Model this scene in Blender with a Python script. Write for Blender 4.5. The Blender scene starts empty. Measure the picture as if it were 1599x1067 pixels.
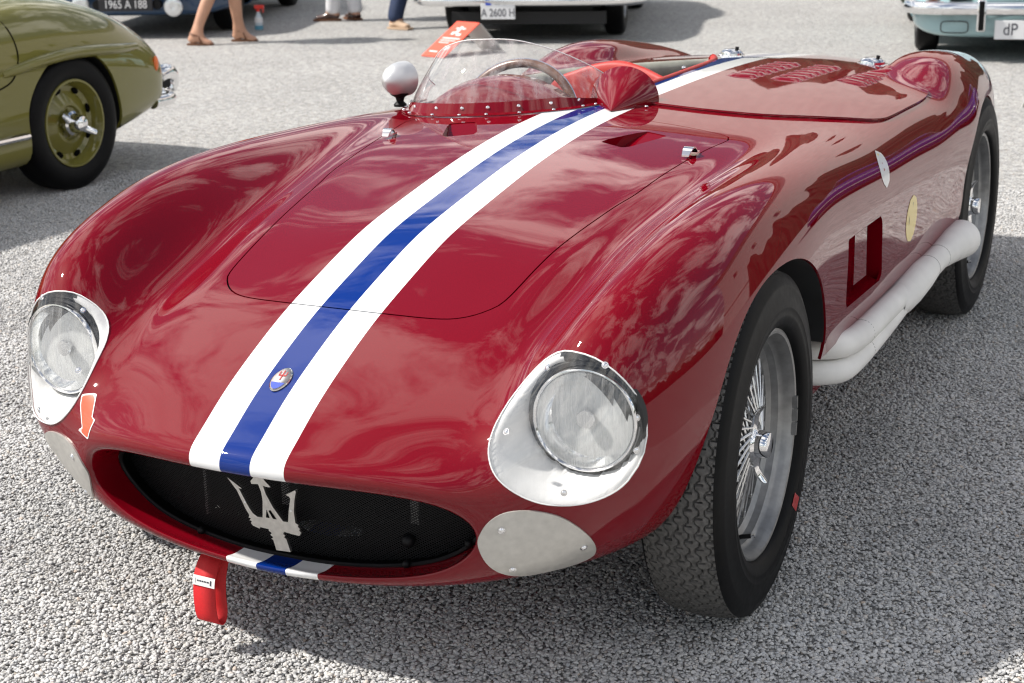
import bpy, bmesh, math, random
import numpy as np
from mathutils import Vector, Matrix, Euler
random.seed(7); rng = np.random.default_rng(7)
SC = bpy.context.scene
COL = SC.collection
R = math.radians

# ------------------------------------------------------------------ camera
cam_d = bpy.data.cameras.new("camera"); cam = bpy.data.objects.new("camera", cam_d); COL.objects.link(cam)
SC.camera = cam
cam_d.sensor_width = 36.0; cam_d.lens = 57.067; cam_d.clip_start = 0.05; cam_d.clip_end = 400.0
yaw, pitch, roll = R(-25.62938), R(16.52404), R(-1.06332)
cf = np.array([math.sin(yaw)*math.cos(pitch), math.cos(yaw)*math.cos(pitch), -math.sin(pitch)])
cr0 = np.array([math.cos(yaw), -math.sin(yaw), 0.0]); cu0 = np.cross(cr0, cf)
cr = math.cos(roll)*cr0 + math.sin(roll)*cu0; cu = -math.sin(roll)*cr0 + math.cos(roll)*cu0
M = Matrix.Identity(4)
for i in range(3):
    M[i][0], M[i][1], M[i][2] = cr[i], cu[i], -cf[i]
M[0][3], M[1][3], M[2][3] = 1.54034, -2.82959, 1.41364
cam.matrix_world = M
cam_d.dof.use_dof = True; cam_d.dof.focus_distance = 3.2; cam_d.dof.aperture_fstop = 9.0

# ------------------------------------------------------------------ sky, sun, exposure
SUN_FROM = Vector((-0.80, -0.40, 1.02)).normalized()
sun_el = math.asin(SUN_FROM.z)
world = bpy.data.worlds.new("World"); SC.world = world; world.use_nodes = True
wn = world.node_tree.nodes; wl = world.node_tree.links; wn.clear()
def wnode(t, **k):
    n = wn.new(t)
    for a, b in k.items(): setattr(n, a, b)
    return n
w_out = wnode('ShaderNodeOutputWorld'); w_bg = wnode('ShaderNodeBackground')
w_sky = wnode('ShaderNodeTexSky'); w_sky.sky_type = 'NISHITA'; w_sky.sun_disc = False
w_sky.sun_elevation = sun_el; w_sky.sun_rotation = math.atan2(SUN_FROM.x, SUN_FROM.y)
w_sky.air_density = 1.2; w_sky.dust_density = 1.5; w_sky.ozone_density = 1.5
# broken cloud deck over the blue: direction projected on a flat layer, warped noise
w_tc = wnode('ShaderNodeTexCoord'); w_sep = wnode('ShaderNodeSeparateXYZ')
wl.new(w_tc.outputs['Generated'], w_sep.inputs[0])
w_add = wnode('ShaderNodeMath', operation='ADD'); w_add.inputs[1].default_value = 0.34
w_mx = wnode('ShaderNodeMath', operation='MAXIMUM'); w_mx.inputs[1].default_value = 0.0
wl.new(w_sep.outputs['Z'], w_mx.inputs[0]); wl.new(w_mx.outputs[0], w_add.inputs[0])
w_dx = wnode('ShaderNodeMath', operation='DIVIDE'); w_dy = wnode('ShaderNodeMath', operation='DIVIDE')
wl.new(w_sep.outputs['X'], w_dx.inputs[0]); wl.new(w_sep.outputs['Y'], w_dy.inputs[0])
wl.new(w_add.outputs[0], w_dx.inputs[1]); wl.new(w_add.outputs[0], w_dy.inputs[1])
w_cmb = wnode('ShaderNodeCombineXYZ'); wl.new(w_dx.outputs[0], w_cmb.inputs[0]); wl.new(w_dy.outputs[0], w_cmb.inputs[1])
w_n1 = wnode('ShaderNodeTexNoise'); w_n1.inputs['Scale'].default_value = 3.3; w_n1.inputs['Detail'].default_value = 9.0
w_n1.inputs['Roughness'].default_value = 0.66; w_n1.inputs['Distortion'].default_value = 0.6
wl.new(w_cmb.outputs[0], w_n1.inputs['Vector'])
w_rp = wnode('ShaderNodeValToRGB'); w_rp.color_ramp.elements[0].position = 0.475; w_rp.color_ramp.elements[1].position = 0.585
wl.new(w_n1.outputs['Fac'], w_rp.inputs['Fac'])
w_n2 = wnode('ShaderNodeTexNoise'); w_n2.inputs['Scale'].default_value = 2.3; w_n2.inputs['Detail'].default_value = 6.0
wl.new(w_cmb.outputs[0], w_n2.inputs['Vector'])
w_cc = wnode('ShaderNodeMixRGB'); w_cc.inputs[1].default_value = (7.0, 7.0, 7.1, 1); w_cc.inputs[2].default_value = (30.0, 29.2, 28.0, 1)
wl.new(w_n2.outputs['Fac'], w_cc.inputs[0])
w_mix = wnode('ShaderNodeMixRGB'); wl.new(w_rp.outputs['Color'], w_mix.inputs[0])
wl.new(w_sky.outputs[0], w_mix.inputs[1]); wl.new(w_cc.outputs[0], w_mix.inputs[2])
wl.new(w_mix.outputs[0], w_bg.inputs['Color']); w_bg.inputs['Strength'].default_value = 0.065
wl.new(w_bg.outputs[0], w_out.inputs['Surface'])
sun_d = bpy.data.lights.new("sun", 'SUN'); sun_o = bpy.data.objects.new("sun", sun_d); COL.objects.link(sun_o)
sun_d.energy = 4.1; sun_d.angle = R(2.2); sun_d.color = (1.0, 0.955, 0.89)
sun_o.rotation_euler = (-SUN_FROM).to_track_quat('-Z', 'Y').to_euler(); sun_o.location = SUN_FROM*30
SC.view_settings.view_transform = 'Standard'; SC.view_settings.look = 'None'
SC.view_settings.exposure = 0.55; SC.view_settings.gamma = 1.0; SC.view_settings.use_curve_mapping = False
SC.render.engine = 'CYCLES'
SC.cycles.use_denoising = True; SC.cycles.filter_width = 1.2
SC.cycles.max_bounces = 12; SC.cycles.transparent_max_bounces = 16; SC.cycles.caustics_reflective = False; SC.cycles.caustics_refractive = False
SC.cycles.sample_clamp_indirect = 6.0

# ------------------------------------------------------------------ materials
MT = {}
def mat(name, base=(.5,.5,.5), rough=.5, metal=0.0, coat=0.0, coat_rough=.03, spec=.5, vary=0.0, vscale=30.0, bump=0.0, bscale=200.0, sheen=0.0):
    if name in MT: return MT[name]
    m = bpy.data.materials.new(name); m.use_nodes = True; MT[name] = m
    nt = m.node_tree; b = nt.nodes['Principled BSDF']
    b.inputs['Base Color'].default_value = (*base, 1); b.inputs['Roughness'].default_value = rough
    b.inputs['Metallic'].default_value = metal; b.inputs['Coat Weight'].default_value = coat
    b.inputs['Coat Roughness'].default_value = coat_rough; b.inputs['Specular IOR Level'].default_value = spec
    b.inputs['Sheen Weight'].default_value = sheen
    tc = nt.nodes.new('ShaderNodeTexCoord')
    if vary:
        n = nt.nodes.new('ShaderNodeTexNoise'); n.inputs['Scale'].default_value = vscale; n.inputs['Detail'].default_value = 6
        nt.links.new(tc.outputs['Object'], n.inputs['Vector'])
        mx = nt.nodes.new('ShaderNodeMixRGB'); mx.blend_type = 'MULTIPLY'; mx.inputs[0].default_value = 1
        rp = nt.nodes.new('ShaderNodeValToRGB'); rp.color_ramp.elements[0].position = .3; rp.color_ramp.elements[1].position = .7
        lo = 1-vary; rp.color_ramp.elements[0].color = (lo,lo,lo,1); hi = 1+vary*.4; rp.color_ramp.elements[1].color = (hi,hi,hi,1)
        nt.links.new(n.outputs['Fac'], rp.inputs['Fac']); mx.inputs[1].default_value = (*base,1)
        nt.links.new(rp.outputs['Color'], mx.inputs[2]); nt.links.new(mx.outputs[0], b.inputs['Base Color'])
        mr = nt.nodes.new('ShaderNodeMapRange'); mr.inputs['To Min'].default_value = max(rough-.08*vary*3,.01); mr.inputs['To Max'].default_value = rough+.1*vary*3
        nt.links.new(n.outputs['Fac'], mr.inputs['Value']); nt.links.new(mr.outputs[0], b.inputs['Roughness'])
    if bump:
        n2 = nt.nodes.new('ShaderNodeTexNoise'); n2.inputs['Scale'].default_value = bscale; n2.inputs['Detail'].default_value = 4
        nt.links.new(tc.outputs['Object'], n2.inputs['Vector'])
        bp = nt.nodes.new('ShaderNodeBump'); bp.inputs['Strength'].default_value = bump; bp.inputs['Distance'].default_value = .002
        nt.links.new(n2.outputs['Fac'], bp.inputs['Height']); nt.links.new(bp.outputs[0], b.inputs['Normal'])
    return m
def plexi(name, tint=(.97,.97,.97), ior=1.45, haze=0.05, rough=0.02, streak=(40,40,4)):
    m = bpy.data.materials.new(name); m.use_nodes = True; nt = m.node_tree; nt.nodes.clear(); MT[name] = m
    out = nt.nodes.new('ShaderNodeOutputMaterial'); tr = nt.nodes.new('ShaderNodeBsdfTransparent'); tr.inputs[0].default_value = (*tint,1)
    gl = nt.nodes.new('ShaderNodeBsdfGlossy'); gl.inputs['Roughness'].default_value = rough
    lw = nt.nodes.new('ShaderNodeLayerWeight'); lw.inputs[0].default_value = .5
    pw = nt.nodes.new('ShaderNodeMath'); pw.operation = 'POWER'; pw.inputs[1].default_value = 4.0; nt.links.new(lw.outputs['Facing'], pw.inputs[0])
    fr = nt.nodes.new('ShaderNodeMath'); fr.operation = 'MULTIPLY_ADD'; fr.inputs[1].default_value = .85; f0 = ((ior-1)/(ior+1))**2*1.8; fr.inputs[2].default_value = f0; fr.use_clamp = True; nt.links.new(pw.outputs[0], fr.inputs[0]); mul = fr
    mx = nt.nodes.new('ShaderNodeMixShader'); nt.links.new(mul.outputs[0], mx.inputs[0])
    df = nt.nodes.new('ShaderNodeBsdfTranslucent'); df.inputs[0].default_value = (.8,.8,.8,1)
    dd = nt.nodes.new('ShaderNodeBsdfDiffuse'); dd.inputs[0].default_value = (.8,.8,.8,1)
    ad = nt.nodes.new('ShaderNodeMixShader'); ad.inputs[0].default_value = .5; nt.links.new(df.outputs[0], ad.inputs[1]); nt.links.new(dd.outputs[0], ad.inputs[2])
    hz = nt.nodes.new('ShaderNodeMixShader'); hz.inputs[0].default_value = haze
    # pale streaks put into the haze as painted reflections; flute lines on the lens
    tc = nt.nodes.new('ShaderNodeTexCoord'); mp = nt.nodes.new('ShaderNodeMapping'); mp.inputs['Scale'].default_value = streak
    nz = nt.nodes.new('ShaderNodeTexNoise'); nz.inputs['Scale'].default_value = 1.0; nz.inputs['Detail'].default_value = 5
    nt.links.new(tc.outputs['Object'], mp.inputs[0]); nt.links.new(mp.outputs[0], nz.inputs['Vector'])
    mr = nt.nodes.new('ShaderNodeMapRange'); mr.inputs['From Min'].default_value = .44; mr.inputs['From Max'].default_value = .68
    mr.inputs['To Min'].default_value = haze*.3; mr.inputs['To Max'].default_value = haze*2.0
    nt.links.new(nz.outputs['Fac'], mr.inputs['Value']); nt.links.new(mr.outputs[0], hz.inputs[0])
    nt.links.new(tr.outputs[0], hz.inputs[1]); nt.links.new(ad.outputs[0], hz.inputs[2])
    nt.links.new(hz.outputs[0], mx.inputs[1]); nt.links.new(gl.outputs[0], mx.inputs[2]); nt.links.new(mx.outputs[0], out.inputs[0])
    return m

RED = (.160, .0011, .0066)
def paint_red(name, stripes=True):
    m = mat(name, RED, rough=.55, coat=1.0, coat_rough=.012, spec=.0); nt = m.node_tree; b = nt.nodes['Principled BSDF']
    b.inputs['Coat IOR'].default_value = 1.46
    tc = nt.nodes.new('ShaderNodeTexCoord')
    if stripes:
        sp = nt.nodes.new('ShaderNodeSeparateXYZ'); nt.links.new(tc.outputs['Object'], sp.inputs[0])
        ab = nt.nodes.new('ShaderNodeMath'); ab.operation = 'ABSOLUTE'
        of = nt.nodes.new('ShaderNodeMath'); of.operation = 'ADD'; of.inputs[1].default_value = .004
        nt.links.new(sp.outputs['X'], of.inputs[0]); nt.links.new(of.outputs[0], ab.inputs[0])
        l1 = nt.nodes.new('ShaderNodeMath'); l1.operation = 'LESS_THAN'; l1.inputs[1].default_value = .0965; nt.links.new(ab.outputs[0], l1.inputs[0])
        l2 = nt.nodes.new('ShaderNodeMath'); l2.operation = 'LESS_THAN'; l2.inputs[1].default_value = .0310; nt.links.new(ab.outputs[0], l2.inputs[0])
        m1 = nt.nodes.new('ShaderNodeMixRGB'); m1.inputs[1].default_value = (*RED,1); m1.inputs[2].default_value = (.80,.80,.80,1); nt.links.new(l1.outputs[0], m1.inputs[0])
        m2 = nt.nodes.new('ShaderNodeMixRGB'); m2.inputs[2].default_value = (.001,.022,.175,1); nt.links.new(l2.outputs[0], m2.inputs[0]); nt.links.new(m1.outputs[0], m2.inputs[1])
        nt.links.new(m2.outputs[0], b.inputs['Base Color'])
    # faint dust film and hand-beaten waviness
    n = nt.nodes.new('ShaderNodeTexNoise'); n.inputs['Scale'].default_value = 60; n.inputs['Detail'].default_value = 8
    nt.links.new(tc.outputs['Object'], n.inputs['Vector'])
    mr = nt.nodes.new('ShaderNodeMapRange'); mr.inputs['From Min'].default_value = .35; mr.inputs['From Max'].default_value = .8
    mr.inputs['To Min'].default_value = .008; mr.inputs['To Max'].default_value = .05
    nt.links.new(n.outputs['Fac'], mr.inputs['Value']); nt.links.new(mr.outputs[0], b.inputs['Coat Roughness'])
    n2 = nt.nodes.new('ShaderNodeTexNoise'); n2.inputs['Scale'].default_value = 9; n2.inputs['Detail'].default_value = 2
    nt.links.new(tc.outputs['Object'], n2.inputs['Vector'])
    bp = nt.nodes.new('ShaderNodeBump'); bp.inputs['Strength'].default_value = .022; bp.inputs['Distance'].default_value = .004
    nt.links.new(n2.outputs['Fac'], bp.inputs['Height']); nt.links.new(bp.outputs[0], b.inputs['Coat Normal']); nt.links.new(bp.outputs[0], b.inputs['Normal'])
    return m
paint_red('car_paint_striped'); paint_red('car_paint_red', False)
mat('chrome', (.83,.83,.84), .07, 1.0)
mat('brushed_alloy', (.62,.60,.57), .38, 1.0, vary=.15, vscale=90, bump=.15, bscale=400)
mat('rim_alloy', (.30,.30,.30), .40, .75, vary=.25, vscale=40)
mat('spoke_steel', (.80,.80,.80), .30, .9)
mat('tyre_rubber', (.005,.005,.0055), .46, vary=.35, vscale=60, bump=.06, bscale=300, spec=.12)
mat('tread_rubber', (.105,.102,.098), .8, vary=.5, vscale=120, bump=.2, bscale=500)
mat('black_metal', (.007,.007,.008), .5, spec=.2)
mat('black_void', (.003,.003,.003), .9, spec=.05)
mat('well_liner', (.016,.017,.018), .55, vary=.3, vscale=20)
mat('white_panel', (.82,.82,.81), .6, vary=.05, vscale=40)
mat('plate_alloy', (.58,.565,.53), .42, .55, vary=.12, vscale=60, bump=.05, bscale=500)
mat('exhaust_white', (.80,.785,.76), .6, vary=.13, vscale=9, bump=.05, bscale=300)
mat('exhaust_seam', (.30,.29,.28), .6)
mat('silver_paint', (.64,.64,.65), .38, .6, coat=.1, coat_rough=.2)
mat('seat_red', (.48,.030,.022), .45, vary=.15, vscale=20, bump=.1, bscale=250)
mat('olive_leather', (.30,.305,.26), .42, vary=.25, vscale=25, bump=.12, bscale=250)
mat('wood', (.13,.045,.015), .25, coat=.7, vary=.4, vscale=50)
mat('strap_red', (.55,.008,.012), .62, bump=.4, bscale=700, vary=.1, vscale=300)
mat('white_label', (.72,.72,.70), .6)
mat('ink', (.03,.03,.045), .5)
mat('sticker_orange', (.78,.085,.028), .3, coat=.5)
mat('sticker_white', (.80,.80,.79), .3, coat=.5)
mat('sticker_yellow', (.74,.56,.13), .35, coat=.4)
mat('sticker_blue', (.02,.05,.32), .3, coat=.5)
mat('sticker_red', (.40,.02,.02), .3, coat=.5)
mat('badge_blue', (.02,.06,.42), .2, coat=.8); mat('badge_enamel', (.66,.62,.60), .25, coat=.5)
plexi('plexiglass', haze=.20); plexi('headlight_cover', haze=.07, ior=1.45)
plexi('lens_glass', tint=(.97,.98,.98), haze=.20, ior=1.5, rough=.03, streak=(260,4,6)); mat('reflector_silver', (.94,.95,.96), .10, 1.0)

# ------------------------------------------------------------------ mesh helpers
def link(o, parent=None):
    COL.objects.link(o)
    if parent is not None: o.parent = parent
    return o
def mesh_obj(name, V, F, material, parent=None, smooth=True, normals=None, auto=None):
    me = bpy.data.meshes.new(name); me.from_pydata([tuple(map(float, v)) for v in V], [], [tuple(map(int, f)) for f in F]); me.update()
    if smooth: me.polygons.foreach_set('use_smooth', [True]*len(me.polygons))
    if isinstance(material, (list, tuple)):
        for k in material: me.materials.append(MT[k])
    else: me.materials.append(MT[material])
    if normals is not None: me.normals_split_custom_set_from_vertices([tuple(map(float, n)) for n in normals])
    if auto is not None: me.set_sharp_from_angle(angle=R(auto))
    return link(bpy.data.objects.new(name, me), parent)
class MB:
    """collects simple shapes into one mesh"""
    def __init__(s): s.V = []; s.F = []; s.mi = []; s.cur = 0
    def add(s, V, F):
        o = len(s.V); s.V += [tuple(v) for v in V]; s.F += [tuple(i+o for i in f) for f in F]; s.mi += [s.cur]*len(F); return s
    def box(s, c, d, rot=None):
        h = np.array(d)/2; P = np.array([(x,y,z) for x in (-1,1) for y in (-1,1) for z in (-1,1)])*h
        if rot is not None: P = P @ np.array(rot).T
        return s.add(P+np.array(c), [(0,1,3,2),(4,6,7,5),(0,4,5,1),(2,3,7,6),(0,2,6,4),(1,5,7,3)])
    def tube(s, pts, rad, seg=12, caps=True):
        pts = np.array(pts, float); n = len(pts); rad = np.broadcast_to(np.array(rad, float), (n,))
        T = np.gradient(pts, axis=0); T /= np.linalg.norm(T, axis=1, keepdims=True)+1e-12
        a = np.array([0,0,1.]) if abs(T[0][2]) < .9 else np.array([1.,0,0])
        u = np.cross(T[0], a); u /= np.linalg.norm(u); V = []
        for i in range(n):
            u = u - T[i]*(u@T[i]); u /= np.linalg.norm(u)+1e-12; w = np.cross(T[i], u)
            for k in range(seg):
                th = 2*math.pi*k/seg; V.append(pts[i]+rad[i]*(math.cos(th)*u+math.sin(th)*w))
        F = [(i*seg+k, i*seg+(k+1)%seg, (i+1)*seg+(k+1)%seg, (i+1)*seg+k) for i in range(n-1) for k in range(seg)]
        if caps: F += [tuple(reversed(range(seg))), tuple(range((n-1)*seg, n*seg))]
        return s.add(V, F)
    def lathe(s, prof, axis='x', c=(0,0,0), seg=48, close=False):
        """prof: (along axis, radius)"""
        V = []; n = len(prof)
        for a, r in prof:
            for k in range(seg):
                th = 2*math.pi*k/seg; p = (a, r*math.cos(th), r*math.sin(th))
                if axis == 'y': p = (p[1], p[0], p[2])
                if axis == 'z': p = (p[1], p[2], p[0])
                V.append(np.array(p)+np.array(c))
        m = n if close else n-1
        F = [(i*seg+k, i*seg+(k+1)%seg, ((i+1)%n)*seg+(k+1)%seg, ((i+1)%n)*seg+k) for i in range(m) for k in range(seg)]
        return s.add(V, F)
    def sphere(s, c, r, seg=16, rings=10, sc=(1,1,1)):
        V = [(c[0],c[1],c[2]+r*sc[2])]
        for i in range(1, rings):
            ph = math.pi*i/rings
            for k in range(seg):
                th = 2*math.pi*k/seg; V.append((c[0]+r*sc[0]*math.sin(ph)*math.cos(th), c[1]+r*sc[1]*math.sin(ph)*math.sin(th), c[2]+r*sc[2]*math.cos(ph)))
        V.append((c[0],c[1],c[2]-r*sc[2])); F = [(0, 1+k, 1+(k+1)%seg) for k in range(seg)]
        for i in range(rings-2):
            F += [(1+i*seg+k, 1+(i+1)*seg+k, 1+(i+1)*seg+(k+1)%seg, 1+i*seg+(k+1)%seg) for k in range(seg)]
        b = len(V)-1; F += [(b, 1+(rings-2)*seg+(k+1)%seg, 1+(rings-2)*seg+k) for k in range(seg)]
        return s.add(V, F)
    def prism(s, poly, frame, t):
        """2D polygon extruded; frame = (origin, ex, ey, en)"""
        o, ex, ey, en = [np.array(q, float) for q in frame]; n = len(poly)
        A = [o+p[0]*ex+p[1]*ey for p in poly]; B = [a+en*t for a in A]
        return s.add(A+B, [tuple(reversed(range(n))), tuple(range(n, 2*n))]+[(i, (i+1)%n, n+(i+1)%n, n+i) for i in range(n)])
    def build(s, name, material, parent=None, smooth=True, auto=35, bevel=0, fixn=True):
        o = mesh_obj(name, s.V, s.F, material, parent, smooth)
        me = o.data
        if any(s.mi): me.polygons.foreach_set('material_index', s.mi)
        if fixn:
            bm = bmesh.new(); bm.from_mesh(me); bmesh.ops.recalc_face_normals(bm, faces=bm.faces); bm.to_mesh(me); bm.free()
        if smooth and auto: me.set_sharp_from_angle(angle=R(auto))
        if bevel:
            md = o.modifiers.new('bevel', 'BEVEL'); md.width = bevel; md.segments = 2; md.limit_method = 'ANGLE'; md.angle_limit = R(40)
        return o
def empty(name, loc=(0,0,0), rz=0):
    o = bpy.data.objects.new(name, None); o.location = loc; o.rotation_euler = (0,0,rz); o.empty_display_size = .2; COL.objects.link(o); return o
def tag(o, label=None, cat=None, group=None, kind=None):
    for k, v in (('label',label),('category',cat),('group',group),('kind',kind)):
        if v: o[k] = v
    return o
def dup(o, parent=None):
    c = o.copy(); COL.objects.link(c); c.parent = parent; return c
def crv(pts, n=12, closed=False):
    """Catmull-Rom through points"""
    P = np.array(pts, float); m = len(P)
    if closed: Q = np.concatenate([P[-1:], P, P[:2]])
    else: Q = np.concatenate([2*P[:1]-P[1:2], P, 2*P[-1:]-P[-2:-1]])
    out = []
    for i in range(m if closed else m-1):
        a, b, c, d = Q[i:i+4]
        for t in np.arange(n)/n:
            out.append(.5*((2*b)+(-a+c)*t+(2*a-5*b+4*c-d)*t*t+(-a+3*b-3*c+d)*t**3))
    if not closed: out.append(P[-1])
    return np.array(out)
# ------------------------------------------------------------------ racing car: body surface (control rings, nose intake to tail)
# station: list of 15 (x,y,z) half-ring points: top centre -> crest -> side -> under centre
ST=[]
def STN(*p): ST.append(np.array(p,float))
def ring(y,pts):
    ST.append(np.array([(x,y+dy,z) for (x,z,dy) in [(q+(0,))[:3] for q in pts]],float))
# inside the intake duct
STN((0,-.50,.40),(.09,-.50,.40),(.17,-.50,.398),(.235,-.495,.395),(.29,-.49,.388),(.33,-.485,.376),(.36,-.48,.358),(.372,-.475,.335),(.365,-.475,.31),(.34,-.48,.285),(.295,-.485,.255),(.23,-.49,.232),(.155,-.495,.218),(.08,-.50,.212),(0,-.50,.21))
STN((0,-.60,.405),(.095,-.597,.405),(.18,-.59,.403),(.245,-.58,.399),(.305,-.57,.391),(.345,-.56,.378),(.375,-.552,.36),(.388,-.545,.335),(.38,-.54,.308),(.355,-.54,.281),(.308,-.545,.252),(.24,-.55,.230),(.162,-.555,.217),(.085,-.56,.211),(0,-.56,.209))
STN((0,-.685,.414),(.098,-.68,.413),(.186,-.666,.410),(.255,-.65,.405),(.313,-.633,.396),(.354,-.618,.383),(.384,-.605,.363),(.397,-.597,.337),(.389,-.592,.309),(.363,-.59,.28),(.315,-.59,.252),(.246,-.592,.231),(.167,-.596,.219),(.088,-.60,.213),(0,-.60,.211))
# lip crest
STN((0,-.708,.428),(.10,-.703,.427),(.19,-.688,.423),(.262,-.671,.417),(.322,-.653,.407),(.365,-.637,.392),(.396,-.622,.370),(.409,-.613,.342),(.401,-.606,.312),(.374,-.604,.283),(.324,-.605,.255),(.252,-.61,.235),(.172,-.615,.223),(.09,-.619,.216),(0,-.621,.214))
STN((0,-.701,.452),(.105,-.697,.451),(.20,-.683,.447),(.275,-.666,.441),(.338,-.649,.431),(.386,-.633,.417),(.424,-.616,.392),(.44,-.604,.352),(.433,-.596,.309),(.404,-.593,.272),(.348,-.597,.244),(.268,-.604,.224),(.18,-.611,.211),(.092,-.615,.204),(0,-.617,.201))
STN((0,-.660,.480),(.11,-.656,.479),(.215,-.643,.476),(.30,-.626,.470),(.372,-.611,.464),(.430,-.603,.458),(.479,-.596,.438),(.504,-.582,.386),(.500,-.566,.325),(.468,-.560,.275),(.405,-.566,.240),(.315,-.58,.219),(.215,-.592,.207),(.11,-.597,.201),(0,-.599,.199))
STN((0,-.585,.526),(.125,-.58,.525),(.24,-.569,.522),(.33,-.557,.518),(.405,-.552,.519),(.470,-.562,.533),(.530,-.570,.517),(.577,-.556,.445),(.584,-.528,.362),(.550,-.506,.290),(.475,-.513,.245),(.37,-.54,.220),(.25,-.56,.208),(.13,-.567,.204),(0,-.57,.203))
STN((0,-.48,.577),(.13,-.477,.576),(.255,-.47,.572),(.345,-.465,.567),(.415,-.465,.569),(.470,-.485,.602),(.533,-.505,.617),(.602,-.506,.566),(.645,-.478,.470),(.650,-.437,.37),(.607,-.405,.283),(.50,-.44,.233),(.35,-.475,.217),(.17,-.485,.208),(0,-.485,.207))
STN((0,-.37,.623),(.135,-.37,.621),(.265,-.37,.615),(.348,-.37,.608),(.415,-.375,.605),(.478,-.395,.655),(.548,-.412,.706),(.625,-.412,.674),(.683,-.378,.573),(.700,-.335,.455),(.676,-.285,.34),(.59,-.30,.252),(.40,-.36,.225),(.19,-.38,.21),(0,-.38,.21))
def pl(y,c,h,v,i,cr,sh,us,wd,lo,si,u=(.55,.20)):
    # c centre z; h,v,i,.. (x,z)
    hx,hz=h; 
    m1=(hx*.40,c-(c-hz)*.18); m2=(hx*.76,c-(c-hz)*.60)
    ring(y,[(0,c),m1,m2,h,v,i,cr,sh,us,wd,lo,si,u,(.27,.178),(0,.176)])
pl(-.24,.667,(.348,.651),(.418,.643),(.488,.703),(.564,.763),(.648,.733),(.704,.638),(.722,.51),(.708,.39),(.64,.275),(.46,.20))
pl(-.09,.711,(.355,.695),(.425,.687),(.498,.742),(.578,.789),(.660,.764),(.712,.685),(.732,.575),(.726,.46),(.69,.34),(.52,.21))
pl(.08,.743,(.367,.729),(.437,.722),(.508,.766),(.588,.803),(.668,.780),(.716,.705),(.734,.60),(.729,.48),(.70,.36),(.55,.22))
pl(.27,.774,(.385,.760),(.458,.754),(.526,.785),(.600,.806),(.672,.783),(.715,.712),(.729,.61),(.725,.49),(.70,.37),(.57,.22))
pl(.48,.800,(.410,.785),(.482,.781),(.545,.796),(.608,.802),(.672,.778),(.709,.712),(.721,.61),(.718,.49),(.70,.372),(.58,.22))
pl(.72,.817,(.42,.801),(.49,.797),(.55,.798),(.612,.793),(.669,.765),(.704,.705),(.716,.605),(.713,.487),(.698,.37),(.58,.22))
pl(1.0,.824,(.42,.806),(.49,.799),(.55,.791),(.612,.778),(.666,.750),(.701,.695),(.713,.60),(.711,.483),(.698,.366),(.58,.22))
pl(1.3,.826,(.42,.809),(.49,.801),(.55,.790),(.612,.774),(.666,.745),(.701,.69),(.713,.60),(.711,.48),(.698,.363),(.58,.22))
pl(1.57,.825,(.41,.808),(.475,.799),(.54,.787),(.605,.772),(.662,.745),(.703,.69),(.717,.60),(.714,.48),(.70,.36),(.58,.22))
pl(1.78,.821,(.39,.804),(.45,.795),(.515,.785),(.588,.776),(.655,.752),(.706,.70),(.721,.605),(.717,.485),(.705,.36),(.58,.22))
pl(1.93,.816,(.385,.799),(.435,.791),(.497,.799),(.578,.808),(.653,.782),(.706,.71),(.725,.61),(.721,.49),(.71,.36),(.58,.22))
pl(2.08,.809,(.38,.791),(.43,.784),(.478,.820),(.570,.833),(.652,.803),(.707,.72),(.727,.61),(.723,.49),(.71,.36),(.58,.22))
pl(2.25,.797,(.38,.778),(.43,.772),(.474,.817),(.566,.832),(.645,.803),(.699,.72),(.718,.615),(.715,.49),(.70,.37),(.58,.23))
pl(2.45,.780,(.375,.760),(.425,.755),(.475,.785),(.552,.811),(.628,.786),(.682,.713),(.700,.61),(.697,.49),(.68,.38),(.56,.25))
pl(2.72,.752,(.36,.726),(.41,.720),(.466,.742),(.54,.77),(.608,.748),(.656,.68),(.672,.57),(.668,.46),(.645,.37),(.52,.27))
pl(3.0,.695,(.32,.672),(.37,.665),(.43,.68),(.49,.69),(.55,.665),(.595,.595),(.61,.51),(.60,.43),(.57,.36),(.45,.30))
pl(3.2,.60,(.26,.585),(.31,.577),(.36,.57),(.41,.56),(.455,.54),(.49,.505),(.50,.46),(.49,.42),(.46,.385),(.36,.36))
pl(3.26,.50,(.12,.495),(.15,.49),(.17,.485),(.19,.48),(.21,.475),(.225,.47),(.23,.46),(.225,.45),(.21,.44),(.16,.43))
def bsp_basis(t):
    return np.stack([(1-t)**3/6,(3*t**3-6*t**2+4)/6,(-3*t**3+3*t**2+3*t+1)/6,t**3/6],-1)
def full_net():
    N=np.stack(ST)                       # (ns,15,3)
    mir=N[:,13:0:-1]*np.array([-1,1,1])  # other half
    return np.concatenate([N,mir],1)     # (ns,28,3) periodic
def eval_net(P,nu,nv,uv=None):
    # P (ns,nr,3): open in u (natural phantom ends), periodic in v
    P0=2*P[:1]-P[1:2];P1=2*P[-1:]-P[-2:-1]
    Q=np.concatenate([P0,P,P1],0); ns,nr=P.shape[:2]
    u=np.linspace(0,ns-1,(ns-1)*nu+1); iu=np.minimum(u.astype(int),ns-2); bu=bsp_basis(u-iu)
    v=np.arange(nr*nv)/nv; iv=v.astype(int); bv=bsp_basis(v-iv)
    A=sum(bu[:,k,None,None]*Q[iu+k] for k in range(4))
    return sum(bv[None,:,k,None]*A[:,(iv+k-1)%nr] for k in range(4))
def fit_net(iters=6,a=.9):
    T=full_net(); P=T.copy()
    for _ in range(iters): P=P+a*(T-eval_net(P,1,1))
    return P
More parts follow.
